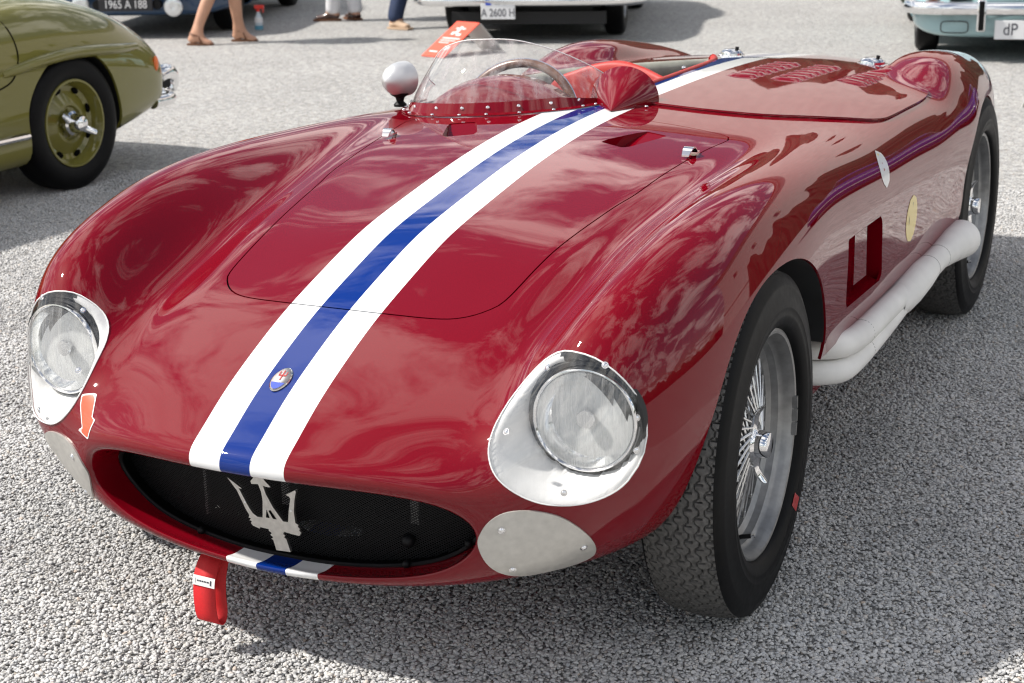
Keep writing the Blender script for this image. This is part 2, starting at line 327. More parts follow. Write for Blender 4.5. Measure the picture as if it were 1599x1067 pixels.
class Sheet:
    def __init__(s, V, N, F): s.V, s.N, s.F = V, N, F
    def clip(s, f):
        """keep the part where f(V) >= 0"""
        d = f(s.V); V = list(s.V); N = list(s.N); F = []; cache = {}; pos = d >= 0
        def cut(a, b):
            k = (a, b) if a < b else (b, a)
            if k not in cache:
                t = d[a]/(d[a]-d[b]); n = s.N[a]+(s.N[b]-s.N[a])*t
                cache[k] = len(V); V.append(s.V[a]+(s.V[b]-s.V[a])*t); N.append(n/(np.linalg.norm(n)+1e-12))
            return cache[k]
        for fc in s.F:
            p = [pos[i] for i in fc]
            if all(p): F.append(fc)
            elif any(p):
                out = []
                for i in range(len(fc)):
                    a, b = fc[i], fc[(i+1) % len(fc)]
                    if pos[a]: out.append(a)
                    if pos[a] != pos[b]: out.append(cut(a, b))
                if len(out) > 2: F.append(tuple(out))
        return Sheet(np.array(V), np.array(N), F).compact()
    def compact(s):
        used = np.unique(np.concatenate([np.array(f) for f in s.F])) if s.F else np.array([], int)
        mp = -np.ones(len(s.V), int); mp[used] = np.arange(len(used))
        return Sheet(s.V[used], s.N[used], [tuple(mp[list(f)]) for f in s.F])
    def offset(s, h):
        h = np.asarray(h, float); return Sheet(s.V+s.N*(h[:, None] if h.ndim else h), s.N, s.F)
    def boundary(s):
        c = {}
        for f in s.F:
            for i in range(len(f)):
                a, b = f[i], f[(i+1) % len(f)]; k = (a, b) if a < b else (b, a); c.setdefault(k, []).append((a, b))
        return [v[0] for v in c.values() if len(v) == 1]
    def mesh(s, name, material, parent, flange=0.0, fdir=None, keep=None):
        V = list(s.V); N = list(s.N); F = list(s.F)
        if flange:
            for a, b in s.boundary():
                if keep is not None and not keep(s.V[a]): continue
                pa, pb = s.V[a], s.V[b]
                da = -s.N[a] if fdir is None else np.array(fdir(pa)); db = -s.N[b] if fdir is None else np.array(fdir(pb))
                qa, qb = pa+da*flange, pb+db*flange; n = np.cross(pa-pb, qb-pb); n = n/(np.linalg.norm(n)+1e-12)
                o = len(V); V += [pb, pa, qa, qb]; N += [n]*4; F.append((o, o+1, o+2, o+3))
        return mesh_obj(name, V, F, material, parent, True, N)
NETP = fit_net(); NU, NV = 9, 9
G = eval_net(NETP, NU, NV); gu, gv = G.shape[:2]
du = np.gradient(G, axis=0); dv = np.roll(G, -1, 1)-np.roll(G, 1, 1); GN = np.cross(dv, du); GN /= np.linalg.norm(GN, axis=2, keepdims=True)+1e-12
if GN[gu//3, 0, 2] < 0: GN = -GN
gi = np.arange(gu*gv).reshape(gu, gv); gi2 = np.roll(gi, -1, 1)
quads = np.stack([gi[:-1], gi[1:], gi2[1:], gi2[:-1]], -1).reshape(-1, 4)
a_, b_, c_ = G.reshape(-1, 3)[quads[gv*(gu//3)][:3]]
if np.cross(b_-a_, c_-a_)[2]*GN.reshape(-1, 3)[quads[gv*(gu//3)][0]][2] < 0: quads = quads[:, ::-1]
quads = quads[gv*int(1.0*NU):]   # the intake skin starts at the mesh grille
SKIN = Sheet(G.reshape(-1, 3), GN.reshape(-1, 3), [tuple(q) for q in quads])
SKIN = SKIN.compact(); quads = np.array(SKIN.F)
_A, _B, _C = [SKIN.V[quads[:, k]] for k in (0, 1, 2)]; _D = SKIN.V[quads[:, 3]]
TRI = np.concatenate([np.stack([_A, _B, _C], 1), np.stack([_A, _C, _D], 1)]); TNV = SKIN.N[quads]
TRN = np.concatenate([TNV[:, [0, 1, 2]], TNV[:, [0, 2, 3]]]); TE1 = TRI[:, 1]-TRI[:, 0]; TE2 = TRI[:, 2]-TRI[:, 0]
def shoot(o, d):
    """first hit of the body skin from o along d -> point, normal"""
    o = np.array(o, float); d = np.array(d, float); h = np.cross(d, TE2); a = (TE1*h).sum(1); f = 1/np.where(abs(a) < 1e-14, 1e-14, a)
    q0 = o-TRI[:, 0]; u = f*(q0*h).sum(1); q = np.cross(q0, TE1); v = f*(q@d); t = f*(TE2*q).sum(1)
    m = (u >= 0) & (v >= 0) & (u+v <= 1) & (t > 0); i = np.where(m)[0][t[m].argmin()]
    n = TRN[i, 0]*(1-u[i]-v[i])+TRN[i, 1]*u[i]+TRN[i, 2]*v[i]; return o+t[i]*d, n/np.linalg.norm(n)
def top(x, y): return shoot((x, y, 2), (0, 0, -1))
def front(x, z): return shoot((x, -2, z), (0, 1, 0))
def side(y, z): return shoot((2, y, z), (-1, 0, 0))
def polysdf(P, poly):
    """signed distance to a closed polygon, positive inside"""
    poly = np.array(poly, float); a = poly; b = np.roll(poly, -1, 0); best = np.full(len(P), 1e9); ins = np.zeros(len(P), bool)
    for p, q in zip(a, b):
        e = q-p; w = P-p; t = np.clip((w@e)/(e@e), 0, 1); best = np.minimum(best, np.linalg.norm(w-t[:, None]*e, axis=1))
        c1 = (p[1] <= P[:, 1]) != (q[1] <= P[:, 1])
        with np.errstate(divide='ignore', invalid='ignore'): xx = p[0]+(P[:, 1]-p[1])/(q[1]-p[1])*e[0]
        ins ^= c1 & (P[:, 0] < xx)
    return np.where(ins, best, -best)
def field(poly, axes, where, sign=1, mirror=False):
    """distance field of an outline drawn on two axes, limited to part of the skin"""
    poly = np.array(poly, float); lo = poly.min(0)-.06; hi = poly.max(0)+.06
    def f(V):
        r = np.full(len(V), -.05); W = V.copy()
        if mirror: W[:, 0] = np.abs(W[:, 0])
        Q = W[:, axes]; m = where(W) & (Q > lo).all(1) & (Q < hi).all(1)
        if m.any(): r[m] = polysdf(Q[m], poly)
        return r*sign
    return f
off = lambda f, d: (lambda V: f(V)+d)
neg = lambda f, d=0: (lambda V: -f(V)+d)

# outlines
half = [(0,-.362),(.10,-.3605),(.20,-.353),(.25,-.336),(.285,-.302),(.301,-.262),(.311,-.15),(.32,-.06),(.3475,.142),(.362,.22),(.375,.36),(.398,.555),(.411,.632),(.414,.666),(.404,.694),(.372,.714),(.28,.745),(.20,.765),(.10,.782)]
bonnet_out = crv([*half, (0,.788), *[(-x, y) for x, y in half[:0:-1]]], 4, True)
top_side = lambda V: (V[:, 2] > .5)
f_bonnet = field(bonnet_out, [0, 1], top_side)
lamp_out = crv([(.515,.637),(.563,.634),(.601,.612),(.628,.58),(.644,.546),(.65,.506),(.646,.469),(.632,.436),(.612,.415),(.58,.403),(.54,.400),(.502,.406),(.466,.425),(.438,.450),(.422,.478),(.417,.503),(.419,.528),(.427,.556),(.447,.588),(.478,.618)], 4, True)
f_lamp = field(lamp_out, [0, 2], lambda V: V[:, 1] < -.40, mirror=True)
def f_arch_front(V):
    y, z = (V[:, 1]-.045)/.400, (V[:, 2]-.28)/.398
    e = (np.abs(y)**2.2+np.abs(np.maximum(z, -9))**2.2)**(1/2.2)-1
    e = np.where(V[:, 2] < .28, np.abs(y)-1, e)*.4
    return np.maximum(e, .43-np.abs(V[:, 0]))
def f_arch_rear(V):
    y, z = (V[:, 1]-2.315)/.405, (V[:, 2]-.32)/.365
    e = (np.abs(y)**2.3+np.abs(z)**2.3)**(1/2.3)-1
    e = np.where(V[:, 2] < .32, np.abs(y)-1, e)*.4
    return np.maximum(e, .43-np.abs(V[:, 0]))
def f_sill(V):
    m = (np.abs(V[:, 0]) > .50) & (V[:, 1] > .2) & (V[:, 1] < 2.2)
    return np.where(m, V[:, 2]-(.379-.006*(V[:, 1]-.5)), .05)
vent_out = [(.578,.612),(.919,.598),(.960,.434),(.595,.452)]
f_vent = field(vent_out, [1, 2], lambda V: V[:, 0] > .5)
cock_out = crv([(-.01,1.02),(-.01,1.25),(-.005,1.5),(-.012,1.72),(-.04,1.93),(-.07,1.965),(-.15,1.88),(-.30,1.77),(-.43,1.70),(-.505,1.62),(-.53,1.45),(-.53,1.2),(-.53,1.0),(-.50,.90),(-.42,.845),(-.30,.835),(-.16,.87),(-.06,.94)], 4, True)
f_cock = field(cock_out, [0, 1], top_side)
duct_r = [(.153,.533),(.217,.661),(.281,.636),(.229,.498)]
duct_l = [(-x, y) for x, y in duct_r[::-1]]
f_dr = field(duct_r, [0, 1], top_side); f_dl = field(duct_l, [0, 1], top_side)

CAR = tag(empty('racing_car'), 'dark red open racing sports car with white and blue centre stripes', 'race car')
GAP = .0016
sk = SKIN.clip(f_arch_front).clip(f_arch_rear).clip(f_sill).clip(neg(f_bonnet, -GAP)).clip(neg(f_lamp, 0)).clip(neg(f_vent, 0)).clip(neg(f_cock, 0))
body = sk.mesh('body', 'car_paint_striped', CAR, flange=.007, keep=lambda p: p[1] > -.61 or abs(p[0]) > .41)
bn = SKIN.clip(off(f_bonnet, -GAP)).clip(neg(f_dr)).clip(neg(f_dl))
bonnet = bn.mesh('bonnet', 'car_paint_striped', CAR, flange=.012)
# shadow-tight drip channel below the bonnet seam
ch = SKIN.clip(off(f_bonnet, .012)).clip(neg(f_bonnet, .012)).offset(-.012); ch.mesh('bonnet_seam_channel', 'black_metal', CAR)
# air outlets in the bonnet: deep at the front, rising to the rear
for nm, q in (('bonnet_outlet', duct_r), ('bonnet_outlet', [duct_l[3], duct_l[2], duct_l[1], duct_l[0]])):
    A, B, Cq, D = [top(*p)[0] for p in q]     # A front inner, B rear inner, C rear outer, D front outer
    dz = np.array([0, 0, 1.]); a2, d2 = A-.050*dz, D-.050*dz; b2, c2 = B-.002*dz, Cq-.002*dz
    up = lambda p: p-.0005*dz
    mb = MB(); mb.add([up(A), up(B), up(Cq), up(D), a2, b2, c2, d2], [(4,5,6,7), (0,4,7,3), (0,1,5,4), (3,7,6,2)])
    mb.build(nm, 'car_paint_red', bonnet, smooth=False)
# bonnet latches
for x, y in ((.385,.50), (-.372,.50)):
    p, n = top(x, y); mb = MB(); L = []
    for t in np.linspace(0, 1, 9):
        L.append((p[0]-.028*(1-t)*np.sign(x)*.2, p[1]-.026+.05*t, p[2]+.002+.016*math.sin(math.pi*min(t*1.15,1))))
    for i, q in enumerate(L):
        w = .008+.004*math.sin(math.pi*i/8); mb.V += [(q[0]-w, q[1], q[2]), (q[0]+w, q[1], q[2]), (q[0]+w, q[1], q[2]+.003), (q[0]-w, q[1], q[2]+.003)]
        if i:
            o = 4*i
            for a, b in ((0,1),(1,2),(2,3),(3,0)): mb.F.append((o-4+a, o-4+b, o+b, o+a)); mb.mi.append(0)
    o = 4*8; mb.F += [(0,1,2,3), (o,o+1,o+2,o+3)]; mb.mi += [0, 0]
    mb.box((p[0], p[1]+.014, p[2]+.004), (.020,.022,.008))
    mb.build('bonnet_latch', 'chrome', bonnet)

# inside of the nose: mesh grille with frame, brackets and cooler shadows behind
def ring_at(y_add, sc, k=2):
    """outline of the duct at the mesh"""
    r = eval_net(NETP, 1, 6)[k].copy(); ctr = np.array([0, 0, .31]); r[:, 0] *= sc; r[:, 2] = ctr[2]+(r[:, 2]-ctr[2])*sc; r[:, 1] += y_add; return r
mr_ = ring_at(.0, .985, 1)
mb = MB(); mb.tube(np.concatenate([mr_, mr_[:3]]), .0042, 8, caps=False); grille = mb.build('grille', 'black_metal', CAR)
gx, gz = mr_[:, 0], mr_[:, 2]; gpoly = np.stack([gx, gz], 1)[::2]
mb = MB(); W_ = .0011
def plane_y(x): return -.562+.33*x*x
for sgn in (1, -1):
    for k in range(-110, 111):
        c0 = k*.0085; pts = np.array([(x, .31+sgn*(x-c0)*.62) for x in np.linspace(-.40, .40, 161)]); ins = polysdf(pts, gpoly) > .001
        idx = np.where(ins)[0]
        if len(idx) < 2: continue
        for run in np.split(idx, np.where(np.diff(idx) > 1)[0]+1):
            if len(run) < 3: continue
            sub = run[::6] if (len(run)-1) % 6 == 0 else np.append(run[::6], run[-1]); P = [(pts[i][0], plane_y(pts[i][0])+.035*(.31-pts[i][1])/.1*.6, pts[i][1]) for i in sub]; o = len(mb.V)
            for p in P: mb.V += [(p[0], p[1]+.0006*sgn, p[2]-W_), (p[0], p[1]+.0006*sgn, p[2]+W_)]
            for i in range(len(P)-1): mb.F.append((o+2*i, o+2*i+2, o+2*i+3, o+2*i+1)); mb.mi.append(0)
g2 = mb.build('wire_mesh', 'black_metal', grille, smooth=False, fixn=False); g2['kind'] = 'stuff'
bk = [mr_+np.array([0, .004, 0])]+[np.stack([mr_[:, 0]*(1-.04*k), mr_[:, 1]*0-.50+.05*k, mr_[:, 2]], 1) for k in range(3)]; V = np.concatenate(bk); nn_ = len(mr_)
mesh_obj('intake_duct', V, [(k*nn_+i, k*nn_+(i+1) % nn_, (k+1)*nn_+(i+1) % nn_, (k+1)*nn_+i) for k in range(3) for i in range(nn_)]+[tuple(range(3*nn_, 4*nn_))], 'black_void', CAR)
for x in (-.02, .24): mb = MB(); mb.box((x, -.535+.2*x*x, .35), (.016,.005,.10)); mb.build('grille_bracket', 'rim_alloy', grille); mb = MB(); mb.sphere((x-.004, -.545, .275), .012); mb.build('grille_clamp', 'black_metal', grille)
mb = MB(); mb.box((.11,-.53,.352), (.235,.004,.006)); mb.build('grille_rod', 'rim_alloy', grille); mb = MB(); mb.box((-.20,-.53,.30), (.006,.006,.10)); mb.build('grille_rod', 'rim_alloy', grille)
for x, z in ((-.203,.2165),(.237,.232),(.345,.30)):
    i = np.argmin((gx-x)**2+(gz-z)**2); mb = MB(); mb.sphere(mr_[i]+np.array([0,-.006,.004]), .0075, 12, 8); mb.build('grille_screw', 'black_metal', grille)
# wheel wells, undertray
for nm, cy, cz, ry, rz in (('front', .045, .28, .40, .398), ('rear', 2.315, .32, .405, .365)):
    for s_ in (1, -1):
        th = np.linspace(.33 if nm == 'front' else .9, 2.45, 40); ex_ = 2/2.2 if nm == 'front' else 2/2.3
        arc = np.stack([cy+(ry-.0015)*np.sign(np.cos(th))*np.abs(np.cos(th))**ex_, cz+(rz-.0015)*np.sin(th)**ex_], 1)
        V = []; F = []; xs = (.40, .52, .60, .713 if nm == 'front' else .70)
        for k, x in enumerate(xs):
            sh = 1.0
            for a, b in arc:
                xx = x if k < 3 else side(cy+(a-cy)*1.03, cz+(b-cz)*1.03)[0][0]-.004
                V.append((s_*xx, a, b))
        n = len(arc); F = [(k*n+i, k*n+i+1, (k+1)*n+i+1, (k+1)*n+i) for k in range(3) for i in range(n-1)]
        V += [(s_*.40, cy, cz-.1)]; F += [(i, i+1, len(V)-1) for i in range(n-1)]
        mesh_obj('wheel_well', V, F, 'well_liner', CAR)
mb = MB(); P = []
for y, w, z0, z1 in ((-.40,.40,.215,.26), (-.2,.42,.185,.30), (.50,.43,.175,.36), (.60,.585,.165,.42), (1.80,.59,.165,.44), (1.92,.43,.175,.36), (2.7,.43,.21,.36), (3.0,.40,.30,.40)):
    P.append([(-w, y, z1), (-w, y, z0), (w, y, z0), (w, y, z1)])
V = [v for q in P for v in q]; F = [(4*i+a, 4*i+a+1, 4*i+a+5, 4*i+a+4) for i in range(len(P)-1) for a in range(3)]
mesh_obj('undertray', V, F, 'car_paint_red', CAR, smooth=False)
# side air outlet: recess behind the rectangular opening
vq = [side(*p)[0] for p in vent_out]; dep = np.array([-.06, 0, 0]); inn = [p+dep+np.array([0, sy, sz]) for p, sy, sz in zip(vq, (.012,-.004,-.004,.012), (-.004,-.004,.006,.006))]
vane = [vq[0]+(vq[1]-vq[0])*.31, vq[0]+(vq[1]-vq[0])*.66, vq[3]+(vq[2]-vq[3])*.66, vq[3]+(vq[2]-vq[3])*.31]; vane[2] = vane[1]+(vane[2]-vane[1])*.80; vane[3] = vane[0]+(vane[3]-vane[0])*.80
mb = MB(); va = [p+np.array([-.010,0,0]) for p in vane]; mb.add(va+[p+np.array([-.003,0,0]) for p in va], [(0,1,2,3),(7,6,5,4),(0,4,5,1),(1,5,6,2),(2,6,7,3),(3,7,4,0)]); mb.build('outlet_vane', 'car_paint_red', CAR, smooth=False)
mb = MB(); mb.add(vq+inn, [(4,5,6,7), (0,1,5,4), (1,2,6,5), (2,3,7,6), (3,0,4,7)]); mb.build('side_outlet', 'car_paint_red', CAR, smooth=False)
# ------------------------------------------------------------------ wheels
def tread_mesh(Rt, W, period=.043, n=700, m=61):
    th = np.linspace(0, 2*math.pi, n, endpoint=False); x = np.linspace(-W, W, m); X, TH = np.meshgrid(x, th); np_ = round(2*math.pi*Rt/period); s = TH/(2*math.pi)*np_
    tri = lambda t: np.abs((t % 1)*2-1)*2-1
    g = np.ones_like(X)*9
    xs = np.linspace(-W*.84, W*.84, 7); sp = xs[1]-xs[0]
    for k, xk in enumerate(xs):
        ph = s+.5*(k % 2); g = np.minimum(g, np.abs(X-xk-.0042*np.clip(tri(ph)*2.2, -1, 1))-.0009)
        fr = (ph+.12) % 1; lat = np.abs(fr-.5)*period-.0010
        inb = (X > xk-.002) & (X < xk+sp*.62); g = np.where(inb, np.minimum(g, lat), g)
    edge = np.abs(X) > W*.93; fr = (s*2) % 1; g = np.where(edge, np.minimum(g, np.abs(fr-.5)*period*.5-.0016), g)
    d = .0065*np.clip(1-(g+.0006)/.0014, 0, 1)
    r = Rt-.0075*(X/W)**2-.0012*(np.abs(X/W))**6-d
    V = np.stack([X, r*np.cos(TH), r*np.sin(TH)], -1).reshape(-1, 3); i = np.arange(n*m).reshape(n, m); i2 = np.roll(i, -1, 0)
    F = np.stack([i[:, :-1], i[:, 1:], i2[:, 1:], i2[:, :-1]], -1).reshape(-1, 4)
    me = bpy.data.meshes.new('tread'); me.from_pydata(V.tolist(), [], F.tolist()); me.polygons.foreach_set('use_smooth', [True]*len(F)); me.set_sharp_from_angle(angle=R(40)); me.materials.append(MT['tread_rubber']); return me
RT, TWD = .338, .066
ME_tread = tread_mesh(RT, TWD, .032, 1100, 79)
mb = MB(); sw = [(.066,RT-.0085),(.0705,RT-.0125),(.0745,RT-.021),(.0785,.308),(.0800,.303),(.0795,.300),(.0845,.280),(.0857,.266),(.0862,.2645),(.0855,.263),(.0842,.252),(.0848,.2505),(.0835,.246),(.079,.233),(.073,.2275),(.066,.2245),(.060,.2235)]
prof = sw+[(.0,.205)]+[(-a, r) for a, r in sw[::-1]]
mb.lathe(prof, seg=120); o = mb.build('tyre_src', 'tyre_rubber', auto=50); ME_tyre = o.data; bpy.data.objects.remove(o)
mb = MB(); rim = [(.060,.2245),(.0665,.2235),(.068,.219),(.0665,.2135),(.060,.2105),(.054,.2075),(.046,.2062),(.040,.2035),(.036,.1995),(.028,.1980),(.022,.1965),(.018,.1915),(.014,.1865),(-.022,.1855),(-.034,.192),(-.048,.204),(-.060,.208),(-.066,.215),(-.066,.2235)]
mb.lathe(rim, seg=96); o = mb.build('rim_src', 'rim_alloy', auto=30); ME_rim = o.data; bpy.data.objects.remove(o)
mb = MB(); mb.lathe([(-.085,.0),(-.085,.058),(-.066,.060),(-.060,.046),(-.02,.040),(.030,.036),(.036,.046),(.044,.046),(.046,.030),(.05,.0)], seg=40); o = mb.build('hub_src', 'rim_alloy'); ME_hub = o.data; bpy.data.objects.remove(o)
mb = MB(); mb.lathe([(-.11,.0),(-.11,.135),(-.06,.145),(-.055,.14),(-.055,.06)], seg=48); o = mb.build('drum_src', 'well_liner'); ME_drum = o.data; bpy.data.objects.remove(o)
# two-eared knock-off nut
mb = MB(); mb.lathe([(.036,.0),(.036,.038),(.046,.040),(.052,.036),(.056,.0305),(.076,.0290),(.081,.0265),(.083,.021),(.0835,.0)], seg=40)
for s_ in (1, -1):
    L = [(.046,.026,.026,.012),(.048,.044,.020,.009),(.051,.061,.015,.0075),(.057,.075,.013,.0065),(.065,.086,.011,.006),(.070,.091,.007,.004)]; V = []
    for a, r, w, t in L:
        for k in range(8): q = 2*math.pi*k/8+.39; V.append((a+t*math.cos(q), s_*r*1.0, w*math.sin(q)))
    F = [(i*8+k, i*8+(k+1) % 8, (i+1)*8+(k+1) % 8, (i+1)*8+k) for i in range(len(L)-1) for k in range(8)]+[tuple(range(40, 48))]
    mb.add(V, F)
o = mb.build('spin_src', 'chrome', auto=40); ME_spin = o.data; bpy.data.objects.remove(o)
# one spoke, laid along local z (hub end at the origin)
def spoke_mesh(L):
    mb = MB(); mb.tube([(0,0,0), (0,0,L*.5), (0,0,L-.018)], .0026, 6); mb.tube([(0,0,L-.019), (0,0,L)], .0031, 6)
    o = mb.build('spoke_src', 'spoke_steel'); me = o.data; bpy.data.objects.remove(o); return me
def spokes(parent):
    sets = [(22, .046, .044, .1875, .010, +38), (22, .040, .048, .1875, .003, -38), (22, -.058, .056, .1865, -.006, +50), (22, -.058, .056, .1865, -.014, -50)]
    for n, xh, rh, rr, xr, da in sets:
        me = None
        for k in range(n):
            a = 2*math.pi*(k+.25*(da > 0))/n; b = a+R(da); A = Vector((xh, rh*math.cos(a), rh*math.sin(a))); B = Vector((xr, rr*math.cos(b), rr*math.sin(b)))
            if me is None: me = spoke_mesh((B-A).length)
            o = bpy.data.objects.new('spoke', me); o.location = A; o.rotation_mode = 'QUATERNION'; o.rotation_quaternion = (B-A).to_track_quat('Z', 'Y'); link(o, parent)
def wheel(x, y, sc, spin, full, steer=0):
    w = bpy.data.objects.new('wheel', ME_rim); link(w, CAR); s_ = 1 if x > 0 else -1
    w.location = (x, y, RT*sc-.002); w.scale = (sc, sc, sc); w.rotation_euler = (0, 0, (0 if s_ > 0 else math.pi)+steer)
    t = link(bpy.data.objects.new('tyre', ME_tyre), w); link(bpy.data.objects.new('tread', ME_tread), w); link(bpy.data.objects.new('hub', ME_hub), w)
    if full:
        spokes(w); k = link(bpy.data.objects.new('knock_off_nut', ME_spin), w); k.rotation_euler = (spin, 0, 0); k.scale = (.92,.9,.9); link(bpy.data.objects.new('brake_drum', ME_drum), w)
        mb = MB(); q = R(-118); c0 = np.array([.026, .192*math.cos(q), .192*math.sin(q)]); mb.tube([c0, c0+np.array([.022, -.012*math.cos(q), -.012*math.sin(q)]), c0+np.array([.040, -.016*math.cos(q), -.016*math.sin(q)])], [.004,.0045,.0045], 10); mb.build('valve', 'black_metal', w)
        mb = MB(); c1 = c0+np.array([.040, -.016*math.cos(q), -.016*math.sin(q)]); mb.tube([c1, c1+np.array([.008,-.001*math.cos(q),-.001*math.sin(q)])], .0035, 10); mb.build('valve_cap', 'chrome', w)
    return w
wf = wheel(.648, 0, 1.0, R(99), True, R(1.0)); wr = wheel(.632, 2.31, 1.03, R(97), True); wheel(-.648, 0, 1.0, 0, False); wheel(-.632, 2.31, 1.03, 0, False)
# red maker's mark, balance weight on the front tyre and rim
def arc_patch(name, material, parent, r0, r1, a0, a1, x, n=8):
    V = []; F = []
    for i in range(n+1):
        a = R(a0+(a1-a0)*i/n)
        for r, xx in ((r0, x[0]), (r1, x[1])): V.append((xx, r*math.cos(a), r*math.sin(a)))
    F = [(2*i, 2*i+1, 2*i+3, 2*i+2) for i in range(n)]; return mesh_obj(name, V, F, material, parent)
arc_patch('tyre_mark', 'sticker_red', wf, .238, .262, -49.5, -42.5, (.0825,.0872))
mb = MB()
for i in range(3): a = R(5-7.5*i); mb.box((.066, .2145*math.cos(a), .2145*math.sin(a)), (.012,.007,.026), Matrix.Rotation(a, 3, 'X'))
mb.build('balance_weight', 'rim_alloy', wf)
# suspension seen behind the spokes
mb = MB(); mb.tube([(.56,0,.336),(.30,.02,.30)], .022, 12); mb.tube([(.57,.02,.43),(.32,.05,.42)], .014, 10); mb.tube([(.57,0,.24),(.25,.02,.24)], .016, 10); mb.build('suspension', 'black_metal', CAR)
mb = MB(); mb.tube([(.55,2.31,.348),(-.55,2.31,.348)], .035, 14); mb.build('rear_axle', 'black_metal', CAR)
# exhaust: two primaries joining into a collector and a megaphone
up = crv([(.55,.505,.378),(.61,.535,.374),(.665,.570,.368),(.700,.625,.361),(.711,.72,.353),(.712,.90,.347),(.712,1.16,.342)], 6)
lo = crv([(.55,.505,.318),(.61,.535,.312),(.665,.570,.306),(.700,.620,.302),(.711,.71,.303),(.712,.90,.306),(.712,1.05,.311),(.713,1.22,.322)], 6)
mb = MB(); mb.tube(up, .0305, 24); ex = mb.build('exhaust_pipe', 'exhaust_white', CAR, auto=60)
mb = MB(); mb.tube(lo, .0285, 24); mb.build('exhaust_pipe', 'exhaust_white', CAR, auto=60)
P = [(.712,1.10,.334),(.713,1.16,.332),(.714,1.26,.334),(.716,1.36,.339),(.717,1.40,.340),(.718,1.46,.341),(.719,1.48,.342),(.721,1.58,.344),(.722,1.60,.344),(.728,1.74,.345),(.733,1.84,.340),(.735,1.87,.339),(.735,1.872,.339),(.733,1.80,.341),(.728,1.70,.343)]
mb = MB(); mb.tube(P, [.030,.040,.0425,.042,.040,.0365,.035,.0345,.0352,.047,.054,.0555,.0525,.049,.042], 28, caps=False); mega = mb.build('exhaust_megaphone', 'exhaust_white', CAR, auto=50)
for c0, rr in (((.7115,.77,.3505), .0311), ((.7115,.79,.3040), .0292), ((.7215,1.595,.344), .0356), ((.7184,1.47,.3415), .0362)):
    mb = MB(); mb.tube([(c0[0], c0[1]-.0016, c0[2]), (c0[0], c0[1]+.0016, c0[2])], rr, 24); mb.build('pipe_joint', 'exhaust_seam', ex)
